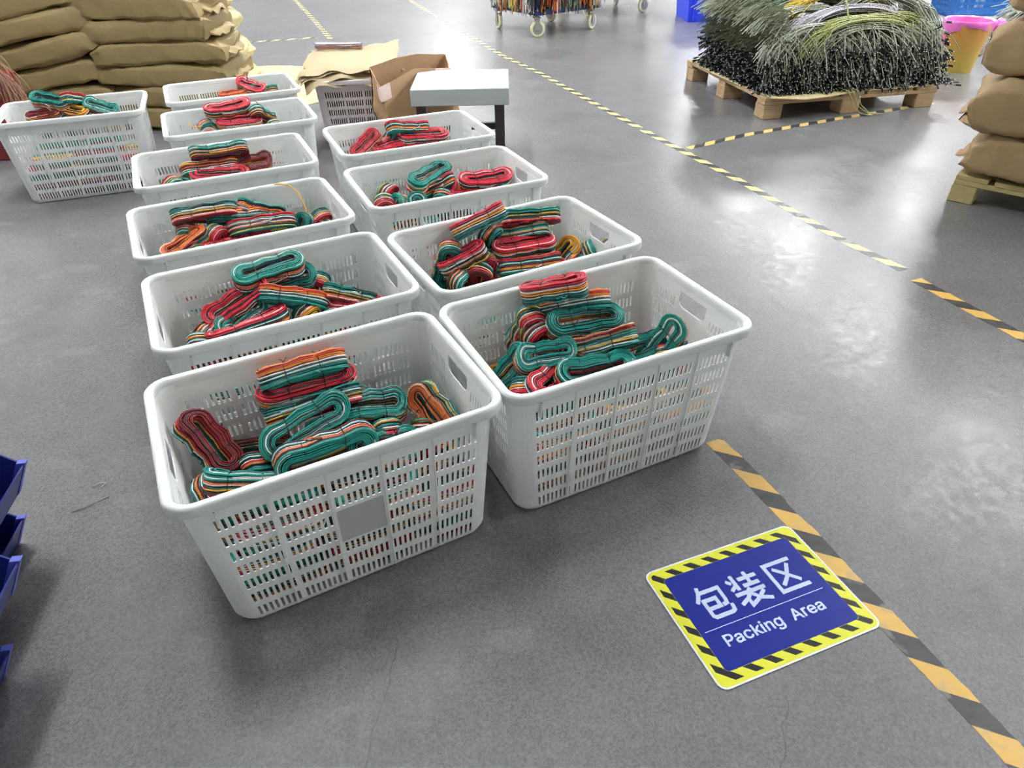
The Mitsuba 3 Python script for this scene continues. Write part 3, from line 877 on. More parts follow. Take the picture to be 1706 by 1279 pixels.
    ('G', (0.125, 0.134, 0.351), (0.605, 0.623, -0.495), (0.000, 0.622, 0.783), 0.179, 't', 'teal coil at the right of the red ones'),
    ('G', (0.169, 0.074, 0.313), (1.000, 0.004, 0.003), (-0.000, -0.600, 0.800), 0.083, 'r', 'white rimmed red coil at the lower right'),
    ('G', (-0.153, 0.083, 0.317), (0.996, -0.033, -0.089), (0.087, -0.053, 0.995), 0.079, 'r', 'flat red coil at the lower left'),
    ('H', (0.117, 0.145, 0.358), (0.774, -0.536, -0.335), (0.000, -0.530, 0.848), 0.101, 'r', 'small red coil with its end pointing up'),
    ('H', (0.016, 0.145, 0.323), (0.998, -0.053, 0.036), (-0.038, -0.048, 0.998), 0.133, 'o', 'orange and white coil lying flat at the left'),
    ('H', (0.179, 0.145, 0.327), (0.999, 0.041, -0.033), (0.000, 0.622, 0.783), 0.142, 't', 'grey and orange coil at the right of the red one'),
    ('J', (-0.161, 0.136, 0.324), (0.825, 0.219, 0.522), (-0.408, -0.408, 0.816), 0.135, 'r', 'slanting red and orange coil at the left'),
    ('J', (-0.064, 0.116, 0.316), (0.995, -0.035, 0.096), (-0.101, -0.504, 0.858), 0.102, 'r', 'open red coil in the middle'),
    ('J', (0.098, 0.105, 0.332), (0.999, -0.036, -0.009), (0.000, -0.250, 0.968), 0.252, 'r', 'large bright red coil at the right with a white turn'),
    ('J', (0.041, 0.145, 0.366), (0.972, 0.185, -0.147), (0.000, 0.622, 0.783), 0.226, 'r', 'striped orange and white coil at the back'),
    ('J', (-0.040, 0.145, 0.343), (0.980, -0.156, 0.124), (0.000, 0.622, 0.783), 0.054, 't', 'teal coil under the striped one at the back'),
    ('J', (0.088, 0.087, 0.295), (0.962, -0.269, 0.048), (-0.059, -0.034, 0.998), 0.135, 'r', 'red coil behind the front rim'),
    ('K', (-0.115, 0.145, 0.406), (0.871, -0.460, -0.173), (0.000, -0.352, 0.936), 0.196, 't', 'dark teal coil, uppermost at the left'),
    ('K', (-0.160, 0.114, 0.346), (0.993, 0.030, 0.114), (-0.100, -0.300, 0.949), 0.153, 'd', 'dull dark red coil at the front left'),
    ('K', (-0.022, 0.117, 0.357), (0.874, -0.444, -0.197), (0.000, -0.406, 0.914), 0.167, 'y', 'orange and teal coil in the middle'),
    ('K', (0.111, 0.117, 0.357), (0.872, -0.242, -0.426), (0.204, -0.612, 0.764), 0.125, 't', 'teal coil with a white lined hole at the right'),
    ('K', (0.008, 0.145, 0.393), (0.801, 0.469, -0.373), (-0.000, 0.622, 0.783), 0.129, 'r', 'pinkish coil at the back'),
]
rc_ = random.Random(11)
cnt = {}
for (bk, pos, a, n, ln, fc, lab) in COIL_TABLE:
    v = cnt[fc] = cnt.get(fc, -1) + 1
    tmpl = COILS[fc, v % (4 if fc in 'rt' else 2)]
    pos, a, n = np.array(pos), np.array(a), np.array(n)
    if ln < 0.10:   # seen end-on: the coil's long axis runs down into the heap
        a2 = np.array([rc_.uniform(-.25, .25), 0.34, -0.92])
        if n[2] > 0.7:
            n = np.array([rc_.uniform(-.7, .7), -0.85, -0.25])
        a = a2 - n * (n @ a2)
        a /= np.linalg.norm(a)
        pos = pos + a * 0.055
        ln = 0.17
    else:
        ln = min(max(ln, 0.17), 0.24)
    sx = ln / COIL_L
    sw = 0.86 + 0.14 * min(sx, 1.0)
    if rc_.random() < 0.5:
        a = -a
    coil(bk, pos, a, n, (sx, sw, 1.0), tmpl, lab + ', ' + WHERE[bk])

# coils lower down in the baskets, seen through the slots only
rf = random.Random(5)
for bk in BASKETS:
    full = bk in 'ABK'
    layers = (0.032, 0.080, 0.128, 0.176) if full else (0.124, 0.170)
    for li, z in enumerate(layers):
        rows = (-0.125, -0.03, 0.07, 0.145) if (full or li) else (0.0, 0.1)
        for y in rows:
            for x in ((-0.185, 0.015, 0.205) if li < (3 if full else 0) else (-0.15, 0.06)):
                if full and li < 3 and y > 0.1:
                    continue
                a = rf.uniform(-0.28, 0.28)
                coil(bk, (x + rf.uniform(-.012, .012), y + rf.uniform(-.006, .006), z + 0.005), (math.cos(a), math.sin(a) * 0.4, rf.uniform(-.08, .08)),
                     (rf.uniform(-.15, .15), rf.uniform(-.25, .25), 1), (0.86, 0.9, 0.94), FILL[rf.randrange(5)],
                     f'bundled cable coil glimpsed through the slots, low in the {WHERE[bk]}', f'buried coils in the {WHERE[bk]}')

# ---------------------------------------------------------------- wire ends sticking up out of coils
def loose_wire(bk, pts, mat, label):
    x, y, yaw = BASKETS[bk][:3]
    solid('loose_wire', label, 'wire end', tube(np.array(pts), 0.0023, 6), mat, smooth=True, tw=place(x, y, 0, yaw))


loose_wire('E', [(0.235, 0.07, 0.30), (0.232, 0.095, 0.352), (0.222, 0.12, 0.392), (0.200, 0.14, 0.415), (0.172, 0.15, 0.424), (0.150, 0.15, 0.426)], 'wire_yellow',
           'yellow wire end arching up at the right of the third left basket')
loose_wire('G', [(-0.17, 0.10, 0.345), (-0.185, 0.095, 0.350), (-0.205, 0.09, 0.353), (-0.222, 0.095, 0.362), (-0.226, 0.10, 0.372)], 'wire_yellow',
           'brownish wire end poking out left in the fifth left basket')
loose_wire('G', [(0.125, 0.12, 0.36), (0.120, 0.13, 0.39), (0.110, 0.14, 0.415), (0.100, 0.145, 0.43)], 'wire_orange', 'thin wire end standing up behind the fifth left basket teal coil')
loose_wire('H', [(0.110, 0.13, 0.37), (0.105, 0.135, 0.40), (0.108, 0.14, 0.425), (0.114, 0.14, 0.44)], 'wire_maroon', 'short dark red wire end standing up in the farthest left basket')


# ---------------------------------------------------------------- kraft sacks
def kraft(key, base, dark):
    def fn(p, n, uv):
        a = fbm(p.x * 5, p.y * 5, p.z * 9, 3)
        b = fbm(p.x * 60, p.y * 60, p.z * 60, 2)
        return mix(dark, base, dr.clip(0.25 + 0.6 * a + 0.25 * (b - 0.5), 0, 1))
    principled(key, proc(fn), 0.62, 0.35)


kraft('kraft_olive', srgb(158, 140, 98), srgb(132, 114, 78))
kraft('kraft_tan', srgb(160, 136, 100), srgb(134, 112, 80))
kraft('kraft_pale', srgb(176, 160, 126), srgb(160, 143, 110))
kraft('kraft_bag', srgb(186, 152, 116), srgb(156, 122, 90))
kraft('kraft_yellow', srgb(200, 190, 146), srgb(184, 172, 126))


def sack_mesh(lx, ly, lz, seed, pinch=0.5, wr=0.006, flat=0.30):
    """a filled paper sack: bulging body, the ends pressed flat and folded."""
    rn = np.random.default_rng(seed)
    NS, NA = 44, 36
    s = np.linspace(-1, 1, NS)
    a = np.arange(NA) / NA * 2 * np.pi
    S, A = np.meshgrid(s, a, indexing='ij')
    e = np.abs(S)
    thick = np.clip(1 - np.clip((e - 0.70) / 0.30, 0, 1) ** 2.2 * (1 - flat), 0.02, 1)
    wide = 1 - 0.10 * np.clip((e - 0.7) / 0.3, 0, 1) * pinch
    ca, sa = np.cos(A), np.sin(A)
    ex = 0.36
    Y = np.sign(ca) * np.abs(ca) ** ex * ly / 2 * wide
    Z = np.sign(sa) * np.abs(sa) ** 0.34 * lz / 2 * thick
    X = S * lx / 2
    P = np.stack([X, Y, Z], -1)
    off = rn.uniform(0, 50, 3)
    w1 = meshkit.fbm(P * [5, 16, 16] + off, 3, seed) - 0.5
    w2 = meshkit.fbm(P * [22, 9, 26] + off, 3, seed + 9) - 0.5
    endw = np.clip((e - 0.55) / 0.45, 0, 1)
    fold = np.abs(np.sin(S * 9 + 6 * meshkit.noise(np.stack([S * 2, Y * 6, S * 0 + seed], -1)) + Y * 14)) ** 6
    Z = Z + wr * 3.4 * w1 * 1.6 + wr * w2 * (1.4 + 2.4 * endw) - wr * 0.7 * fold * (0.3 + endw)
    Y = Y + wr * 2.0 * (w2) * (1 + endw) + 0.02 * np.sin(S * 3 + off[0]) * ly
    X = X + endw * 0.05 * lx * (meshkit.noise(np.stack([Y * 14, Z * 14, S * 0], -1) + off, seed) - 0.5) * 1.5
    Z = Z - 0.10 * lz * (1 - np.clip(thick, 0, 1)) + 0.012 * np.sin(S * 2.2 + off[1])
    v = np.stack([X, Y, Z], -1).reshape(-1, 3)
    i, j = np.meshgrid(np.arange(NS - 1), np.arange(NA), indexing='ij')
    j2 = (j + 1) % NA
    q = np.stack([i * NA + j, (i + 1) * NA + j, (i + 1) * NA + j2, i * NA + j2], -1).reshape(-1, 4)
    f = [q[:, [0, 2, 1]], q[:, [0, 3, 2]]]
    for r, flip in ((0, 0), (NS - 1, 1)):
        c = len(v)
        v = np.vstack([v, v[r * NA:(r + 1) * NA].mean(0)])
        k = np.arange(NA)
        t = np.stack([r * NA + k, r * NA + (k + 1) % NA, k * 0 + c], 1)
        f.append(t if not flip else t[:, [0, 2, 1]])
    m = mesh_vf(v, np.vstack(f))
    m.fix_normals()
    return m


def ear_mesh(w, d, seed):
    d = d * 0.72
    """the folded paper end of a sack: a crumpled flap with thickness."""
    rn = np.random.default_rng(seed)
    n, k = 12, 8
    u, t = np.meshgrid(np.linspace(-1, 1, n), np.linspace(0, 1, k), indexing='ij')
    y = u * w / 2 * (1 - 0.35 * t)
    x = t * d
    z = 0.010 * np.sin(u * 5 + rn.uniform(0, 6)) * t + 0.02 * (meshkit.noise(np.stack([u * 3, t * 3, u * 0 + seed], -1)) - 0.5) - 0.03 * t * t
    top = np.stack([x, y, z + 0.006 * (1 - t) + .002], -1).reshape(-1, 3)
    bot = np.stack([x, y, z - 0.006 * (1 - t) - .002], -1).reshape(-1, 3)
    v = np.vstack([top, bot])
    i, j = np.meshgrid(np.arange(n - 1), np.arange(k - 1), indexing='ij')
    q = np.stack([i * k + j, (i + 1) * k + j, (i + 1) * k + j + 1, i * k + j + 1], -1).reshape(-1, 4)
    N = n * k
    f = [q, q[:, ::-1] + N]
    e1 = [(j, j + 1) for j in range(k - 1)] + [((n - 1) * k + j + 1, (n - 1) * k + j) for j in range(k - 1)]
    e2 = [((i + 1) * k, i * k) for i in range(n - 1)] + [(i * k + k - 1, (i + 1) * k + k - 1) for i in range(n - 1)]
    f.append(np.array([(a, b, b + N, a + N) for a, b in e1 + e2]))
    f = np.vstack(f)
    return mesh_vf(v, np.vstack([f[:, [0, 1, 2]], f[:, [0, 2, 3]]]))


def sack(x, y, z, yaw, size, seed, mat, label, tilt=0.0, roll=0.0, ears=(), group=None, flat=0.3, wr=0.009):
    k = thing('kraft_sack', label, 'sack', group)
    tw = T().translate([x, y, z]).rotate([0, 0, 1], math.degrees(yaw)).rotate([0, 1, 0], math.degrees(tilt)).rotate([1, 0, 0], math.degrees(roll))
    part(k, 'body', sack_mesh(*size, seed, flat=flat, wr=wr), mat, smooth=50, tw=tw)
    for sg in ears:
        m = ear_mesh(size[1] * 0.72, 0.085, seed + 5 + sg)
        if sg < 0:
            m.apply_transform(trimesh.transformations.rotation_matrix(math.pi, (0, 0, 1)))
        m.apply_translation((sg * (size[0] / 2 - 0.02), 0, -0.10 * size[2]))
        part(k, 'folded_end', m, mat, smooth=40, tw=tw)
    return k


LH = 0.128
RLAB = ['lowest kraft sack glimpsed between the standing apart basket and the left row', 'second lowest kraft sack, just above the floor between the baskets',
        'long kraft sack of the right column, just behind the basket rims', 'kraft sack third from the bottom in the right column',
        'kraft sack with crumpled left end, fourth in the right column', 'kraft sack fifth in the right column, under the topmost one',
        'uppermost kraft sack of the right column, cut by the photo edge']
rs = random.Random(3)
for i, lab in enumerate(RLAB):
    sack(-2.22 + [.0, .02, .05, .04, .0, -.02, -.07][i], 4.93, 0.068 + LH * i, [-.02, .02, .02, .06, -.02, -.03, -.05][i], (0.80, 0.56, LH + 0.014), 40 + i, 'kraft_olive', lab, ears=(-1, 1), flat=0.72, tilt=[0, 0, 0, -.02, 0, .02, .02][i])
LLAB = ['kraft sack lowest in the left column, behind the basket standing apart', 'second kraft sack of the left column, seen just above the basket rim', 'third kraft sack of the left column, gently sloping',
        'fourth kraft sack of the left column, with a rumpled right end', 'fifth kraft sack of the left column, sloping steeply with creases', 'topmost kraft sack of the left column, cut by the photo corner']
for i, lab in enumerate(LLAB):
    sack(-3.02 - .01 * i, 4.80 - 0.01 * i, 0.068 + LH * i * 0.98 + [0, 0, .01, .02, .03, .03][i], [.20, .24, .30, .34, .40, .46][i], (1.0, 0.58, LH + 0.014), 60 + i, 'kraft_olive', lab, ears=(1,), flat=0.72, tilt=[0, -.04, -.08, -.12, -.15, -.17][i])
PLAB = ['pale printed sack lowest behind the olive kraft stack', 'pale printed sack second behind the olive kraft stack', 'pale printed sack third behind the olive kraft stack', 'pale printed sack highest behind the olive kraft stack']
for i, lab in enumerate(PLAB):
    sack(-2.36 - .03 * i, 5.62, 0.10 + 0.185 * i, 0.04 * (-1) ** i, (0.86, 0.60, 0.20), 80 + i, 'kraft_yellow', lab, ears=())
sheet = sbox(-2.9, 5.1, -1.55, 6.55).buffer(0.0)
sheet = shapely.affinity.scale(shapely.geometry.Point(-2.05, 5.75).buffer(0.86, quad_segs=16), 0.95, 0.95)
solid('kraft_sheet', 'pale yellow rounded sheet lying on the floor beside the stacked sacks', 'sheet', extrude(sheet, 0.006, 0.0005), 'kraft_yellow')

# a tuft of brownish wires at the left edge
def tubes(P, r, sides=3):
    """many strands at once: P (n, k, 3)."""
    P = np.asarray(P, float)
    n, k, _ = P.shape
    t = np.gradient(P, axis=1)
    t /= np.linalg.norm(t, axis=2, keepdims=True) + 1e-12
    ref = np.where(np.abs(t[:, :, 2:]) < 0.9, [0, 0, 1.0], [1.0, 0, 0])
    a = np.cross(t, ref)
    a /= np.linalg.norm(a, axis=2, keepdims=True) + 1e-12
    b = np.cross(t, a)
    ang = np.arange(sides) * 2 * np.pi / sides
    r = np.broadcast_to(np.asarray(r, float), (n, k)) if np.ndim(r) < 2 else r
    v = P[:, :, None] + r[:, :, None, None] * (np.cos(ang)[None, None, :, None] * a[:, :, None] + np.sin(ang)[None, None, :, None] * b[:, :, None])
    base = (np.arange(n) * k * sides)[:, None, None]
    i, j = np.meshgrid(np.arange(k - 1), np.arange(sides), indexing='ij')
    q = np.stack([i * sides + j, i * sides + (j + 1) % sides, (i + 1) * sides + (j + 1) % sides, (i + 1) * sides + j], -1).reshape(-1, 4)
    q = (q[None] + base).reshape(-1, 4)
    return mesh_vf(v.reshape(-1, 3), np.vstack([q[:, [0, 2, 1]], q[:, [0, 3, 2]]]))


principled('strand_copper', srgb(150, 110, 88), 0.45)
principled('strand_grey', srgb(150, 156, 140), 0.42)
principled('strand_greygreen', srgb(122, 128, 104), 0.42)
principled('strand_dark', srgb(60, 66, 58), 0.42)
principled('strand_green', srgb(52, 112, 84), 0.42)
principled('strand_lilac', srgb(188, 184, 192), 0.42)
principled('strand_yellow', srgb(206, 178, 72), 0.42)
principled('strand_lime', srgb(156, 162, 96), 0.42)
principled('strand_white', srgb(222, 222, 216), 0.42)
principled('strand_orange', srgb(224, 128, 60), 0.42)
principled('connector_black', srgb(24, 25, 28), 0.4)
principled('core_dark', srgb(34, 36, 34), 0.7)


def arcs(rn, n, start, end, sag, jit0, jit1, k=10, wob=0.01):
    """n strands from around start to around end, bulging by sag (3-vector) in the middle."""
    t = np.linspace(0, 1, k)[None, :, None]
    a = np.asarray(start) + rn.normal(0, 1, (n, 3)) * jit0
    b = np.asarray(end) + rn.normal(0, 1, (n, 3)) * jit1
    s = np.asarray(sag) * (1 + 0.25 * rn.normal(0, 1, (n, 1)))
    P = a[:, None] * (1 - t) + b[:, None] * t + s[:, None] * (4 * t * (1 - t))
    ph = rn.uniform(0, 6.28, (n, 1, 3))
    return P + wob * np.sin(ph + t * rn.uniform(3, 7, (n, 1, 1)))


rn = np.random.default_rng(21)
P = arcs(rn, 90, (-2.98, 4.19, 0.50), (-2.75, 4.09, 0.30), (0.06, -0.03, 0.07), (0.05, .03, .02), (0.03, .03, .05))
solid('wire_tuft', 'drooping tuft of brownish wires at the left photo edge', 'wire bundle', tubes(P, 0.0022), 'strand_copper', kind='stuff')
stand = cat([bevel_box(0.34, 0.26, 0.10, 0.006, (-3.02, 4.20, 0.40)), bevel_box(0.30, 0.22, 0.35, 0.006, (-3.02, 4.20, 0.1755))])
solid('wire_tub', 'dull red tub under the drooping brownish wires', 'tub', stand, principled('tub_red', srgb(120, 40, 38), 0.5))

# ---------------------------------------------------------------- the basket under papers, the bag, the stool
principled('crate_grey', srgb(200, 192, 194), 0.45)
principled('white_laminate', srgb(168, 174, 175), 0.35)
principled('stool_leg_mat', srgb(44, 34, 36), 0.4)
k = thing('plastic_basket', 'greyish slotted basket covered by loose kraft paper sheets', 'basket')
QTW = T().translate([-0.906, 4.448, 0]).rotate([0, 0, 1], math.degrees(0.13) - 90)
part(k, 'body', body_plain_ply, 'crate_grey', tw=QTW)
part(k, 'rim', rim_ply, 'crate_grey', tw=QTW)
for r in rib_plies:
    part(k, 'rib', r, 'crate_grey', tw=QTW)
kraft('dark_filler_mat', srgb(128, 108, 92), srgb(90, 74, 64))  # for the filler block added so the basket slots read dark
solid('dark_filler', 'added dark filler in the paper covered basket, darkens its slots', 'filler', cat([bevel_box(0.55 - .012 * (i % 3), 0.345 - .008 * (i % 2), 0.034, 0.012, (0.006 * (i % 3), 0.004 * (i % 2), 0.026 + 0.0365 * i)) for i in range(10)]), 'dark_filler_mat', tw=QTW)


def paper(w, d, seed, sag, amp):
    n, m = 26, 20
    u, v = np.meshgrid(np.linspace(-1, 1, n), np.linspace(-1, 1, m), indexing='ij')
    rr = np.random.default_rng(seed)
    x = u * w / 2 + 0.012 * np.sin(v * 4 + seed) + 0.02 * (meshkit.noise(np.stack([u * 2, v * 3, u * 0 + seed], -1)) - .5)
    y = v * d / 2 + 0.014 * np.sin(u * 5 + seed * 2)
    over = np.clip(np.abs(u) * w / 2 - 0.215, 0, None) + np.clip(np.abs(v) * d / 2 - 0.30, 0, None)
    z = -sag * over * 1.6 + amp * (meshkit.fbm(np.stack([u * 2.2, v * 2.2, u * 0 + seed * 3.1], -1), 3) - 0.5) + 0.010 * np.sin(u * 9 + seed) * (np.abs(v) ** 3)
    z = z + 0.05 * np.clip(u - 0.2, 0, 1) * np.clip(v, 0, 1) * (1 if seed % 2 else .6)
    top = np.stack([x, y, z + .0012], -1).reshape(-1, 3)
    bot = np.stack([x, y, z - .0012], -1).reshape(-1, 3)
    N = n * m
    i, j = np.meshgrid(np.arange(n - 1), np.arange(m - 1), indexing='ij')
    q = np.stack([i * m + j, (i + 1) * m + j, (i + 1) * m + j + 1, i * m + j + 1], -1).reshape(-1, 4)
    e = [(j + 1, j) for j in range(m - 1)] + [((n - 1) * m + j, (n - 1) * m + j + 1) for j in range(m - 1)] + [(i * m, (i + 1) * m) for i in range(n - 1)] + [((i + 1) * m + m - 1, i * m + m - 1) for i in range(n - 1)]
    f = np.vstack([q, q[:, ::-1] + N, np.array([(b, a, a + N, b + N) for a, b in e])])
    return mesh_vf(np.vstack([top, bot]), np.vstack([f[:, [0, 1, 2]], f[:, [0, 2, 3]]]))


PL = ['kraft paper sheet lowest on the covered basket', 'kraft paper sheet second from below on the covered basket', 'kraft paper sheet in the middle of the pile on the covered basket',
      'kraft paper sheet next to the top on the covered basket', 'uppermost pale kraft paper sheet on the covered basket']
for i, lab in enumerate(PL):
    pm = paper(0.53 + 0.015 * (i % 3), 0.715 - 0.02 * (i % 2), i + 1, 0.40 - 0.06 * i, 0.018)
    solid('paper_sheet', lab, 'paper sheet', pm, 'kraft_pale', smooth=True, tw=T().translate([-0.925 + 0.012 * (-1) ** i, 4.46 + .008 * i, 0.416 + 0.0095 * i]).rotate([0, 0, 1], math.degrees(0.13) + [2, -2, 3, -1, 1][i]))
# a striped coil lying on the papers' far edge
cc = thing('cable_coil', 'blue, white and orange striped coil on the papers of the covered basket', 'cable coil')
principled('wire_blue', srgb(64, 96, 168), 0.4)
parts_, ties = coil_template(['white', 'blue', 'white', 'orange', 'blue', 'white', 'red', 'yellow', 'green'], 777, 6, 1)
Mq = np.eye(4)
Mq[:3, :3] = np.array([[1.35, 0, 0], [0, 0.8, 0.05], [0, -0.05, 0.8]])
Mq[:3, 3] = (-1.04, 4.72, 0.472)
for nm, d in parts_.items():
    part(cc, nm, d, None, tw=T(Mq.tolist()))


def loft(rings, thick=0.004):
    R = [np.asarray(r, float) for r in rings]
    n = len(R[0])
    outer = np.vstack(R)
    cen = [r.mean(0) for r in R]
    inner = np.vstack([r + (c - r) / np.maximum(np.linalg.norm((c - r)[:, :2], axis=1, keepdims=True), 1e-6) * thick * [1, 1, 0] for r, c in zip(R, cen)])
    K = len(R)
    i, j = np.meshgrid(np.arange(K - 1), np.arange(n), indexing='ij')
    j2 = (j + 1) % n
    q = np.stack([i * n + j, i * n + j2, (i + 1) * n + j2, (i + 1) * n + j], -1).reshape(-1, 4)
    N = K * n
    jj = np.arange(n)
    rim = np.stack([(K - 1) * n + jj, (K - 1) * n + (jj + 1) % n, N + (K - 1) * n + (jj + 1) % n, N + (K - 1) * n + jj], 1)
    f = np.vstack([q, q[:, ::-1] + N, rim])
    v = np.vstack([outer, inner, [cen[0]]])
    f3 = np.vstack([f[:, [0, 1, 2]], f[:, [0, 2, 3]], np.stack([jj + N, (jj + 1) % n + N, jj * 0 + 2 * N], 1)])
    return mesh_vf(v, f3)


def resample(poly, n):
    p = np.vstack([poly, poly[:1]])
    s = np.concatenate([[0], np.cumsum(np.linalg.norm(np.diff(p, axis=0), axis=1))])
    t = np.arange(n) / n * s[-1]
    return np.stack([np.interp(t, s, p[:, c]) for c in range(3)], 1)


BASE = resample(np.array([(-0.70, 3.98, 0.002), (-0.58, 3.86, 0.002), (-0.40, 4.12, 0.002), (-0.26, 4.30, 0.002), (-0.36, 4.46, 0.002), (-0.50, 4.36, 0.002), (-0.60, 4.16, 0.002)]), 56)
TOPR = resample(np.array([(-0.735, 4.02, 0.487), (-0.668, 3.88, 0.415), (-0.515, 4.20, 0.440), (-0.325, 4.28, 0.424), (-0.375, 4.66, 0.426), (-0.52, 4.40, 0.478), (-0.61, 4.12, 0.51)]), 56)
rings = []
for t in np.linspace(0, 1, 18):
    r = BASE * (1 - t) + TOPR * t
    c = r.mean(0)
    bul = 1 + 0.05 * math.sin(t * 3.1)
    r[:, :2] = c[:2] + (r[:, :2] - c[:2]) * bul
    nz = meshkit.fbm(r * 7 + 3, 3) - 0.5
    r[:, :2] += ((r[:, :2] - c[:2]) / np.linalg.norm(r[:, :2] - c[:2], axis=1, keepdims=True)) * (nz * 0.07 * (0.4 + 0.6 * math.sin(t * 3.1)))[:, None]
    rings.append(r)
k = thing('paper_bag', 'open brown kraft paper bag with crumpled rim behind the white stool', 'bag')
part(k, 'body', loft(rings, 0.005), 'kraft_bag', smooth=35)
principled('glossy_tape', srgb(232, 206, 196), 0.12, 0.8)
for (i0, i1, lab) in ((4, 9, 'glossy tape strip on the left corner'), (19, 24, 'glossy tape strip on the right corner')):
    pts = []
    c = TOPR.mean(0)
    ii = np.arange(i0, i1)
    A = [rings[q][ii] for q in (17, 16, 15, 14)]
    V = []
    for q in A:
        V.append(q + (q - c) * [0.02, 0.02, 0])
    # on the inner side of the rim
    W = [q + (c - q) / np.linalg.norm((c - q)[:, :2], axis=1, keepdims=True) * [0.0075, 0.0075, 0] for q in A]
    v = np.vstack(W + V)
    kx = len(ii)
    f = []
    for r in range(3):
        for s_ in range(kx - 1):
            o = r * kx + s_
            f += [(o, o + 1, o + kx + 1), (o, o + kx + 1, o + kx)]
    n0 = 4 * kx
    f += [(a + n0, c_ + n0, b + n0) for a, b, c_ in f]
    part(k, 'tape_strip', mesh_vf(v, f), 'glossy_tape', label=lab)

k = thing('stool', 'white square topped stool with dark legs behind the right row', 'stool')
part(k, 'seat', bevel_box(0.515, 0.455, 0.085, 0.004, (-0.245, 4.02, 0.3775)), 'white_laminate')
for sx in (-0.455, -0.04):
    for sy in (3.84, 4.20):
        part(k, 'leg', bevel_box(0.05, 0.05, 0.336, 0.003, (sx, sy, 0.168)), 'stool_leg_mat')
for sx in (-0.455, -0.04):
    part(k, 'stretcher', bevel_box(0.03, 0.315, 0.035, 0.002, (sx, 4.02, 0.17)), 'stool_leg_mat')
part(k, 'stretcher', bevel_box(0.37, 0.03, 0.035, 0.002, (-0.2475, 4.02, 0.17)), 'stool_leg_mat')

# ---------------------------------------------------------------- pallets
def wood(key, c1, c2):
    def fn(p, n, uv):
        g = noise(p.x * 6 + p.y * 3, p.y * 50 - p.x * 12, p.z * 60)
        b = fbm(p.x * 3, p.y * 3, p.z * 5, 3)
        return mix(c1, c2, dr.clip(0.5 * g + 0.6 * b, 0, 1))
    principled(key, proc(fn), 0.65, 0.3)


wood('pallet_wood', srgb(142, 116, 88), srgb(188, 164, 128))
wood('pallet_wood_green', srgb(150, 138, 92), srgb(186, 172, 120))


def pallet(cx, cy, yaw, w, d, label, mat, top=0.135, nb=7, blk=(0.12, 0.10)):
    k = thing('wooden_pallet', label, 'pallet')
    tw = place(cx, cy, 0, yaw)
    rp = random.Random(int(cx * 100))
    for i in range(3):
        for j in range(3):
            x, y = (i - 1) * (w / 2 - blk[0] / 2), (j - 1) * (d / 2 - blk[1] / 2)
            part(k, 'block', bevel_box(blk[0] + rp.uniform(-.01, .01), blk[1], top - 0.044, 0.004, (x, y, (top - 0.044) / 2)), mat, tw=tw)
    for j in range(3):
        part(k, 'stringer', bevel_box(w, 0.10, 0.022, 0.002, (0, (j - 1) * (d / 2 - 0.05), top - 0.033)), mat, tw=tw)
    for i in range(nb):
        wd = d
        bw = w / nb * 0.86
        part(k, 'deck_board', bevel_box(bw, wd, 0.022, 0.002, (-w / 2 + bw / 2 + i * (w - bw) / (nb - 1), rp.uniform(-.006, .006), top - 0.011)), mat, tw=tw)
    return k


PX, PY, PYAW = 2.155, 5.36, 0.20
pallet(PX, PY, PYAW, 1.26, 1.22, 'wooden pallet carrying the big heap of black tipped wires', 'pallet_wood', blk=(0.14, 0.12))
PTW = place(PX, PY, 0, PYAW)
card = Polygon([(-0.60, -0.64), (-0.42, -0.72), (-0.22, -0.69), (0.05, -0.61), (0.35, -0.625), (0.60, -0.60), (0.62, 0.60), (-0.60, 0.60), (-0.655, 0.1), (-0.63, -0.35)])
cm = extrude(card, 0.005, 0.137)
solid('cardboard_sheet', 'yellowish cardboard sheet between the wires and their pallet', 'cardboard', cm, 'kraft_yellow', tw=PTW)

rn = np.random.default_rng(5)
HT = 0.66


def heap_core():
    m = trimesh.creation.icosphere(4, 1.0)
    v = m.vertices
    p = np.sign(v) * np.abs(v) ** 0.42
    p = p / np.max(np.abs(p), axis=1, keepdims=True) * np.linalg.norm(v, axis=1, keepdims=True) ** 0 * np.max(np.abs(p), axis=1, keepdims=True)
    p = p * [0.53, 0.47, 0.155]
    p[:, :2] *= (1 - 0.12 * (p[:, 2:] > 0) * (p[:, 2:] / 0.155) ** 2)
    p += (meshkit.fbm(p * 9, 3)[:, None] - 0.5) * 0.05 * v
    p[:, 2] += 0.142 + 0.155
    p[:, 2] = np.maximum(p[:, 2], 0.143)
    return mesh_vf(p, m.faces)


solid('wire_heap_core', 'dark matted inside of the wire heap on the pallet', 'wire heap', heap_core(), 'core_dark', smooth=True, kind='stuff', tw=PTW)


def connectors(tips, dirs, L=0.032, r=0.0058):
    P = tips[:, None] + dirs[:, None] * (np.array([0.0, 1.0])[None, :, None] * L)
    a = tubes(P, r, 4)
    b = tubes(tips[:, None] + dirs[:, None] * (np.array([L * 0.98, L + 0.006])[None, :, None]), r * 0.55, 3)
    # end caps
    c = tubes(tips[:, None] + dirs[:, None] * (np.array([L * 0.96, L])[None, :, None]), np.stack([np.full(len(tips), r), np.full(len(tips), 1e-4)], 1), 4)
    return cat([a, c]), b


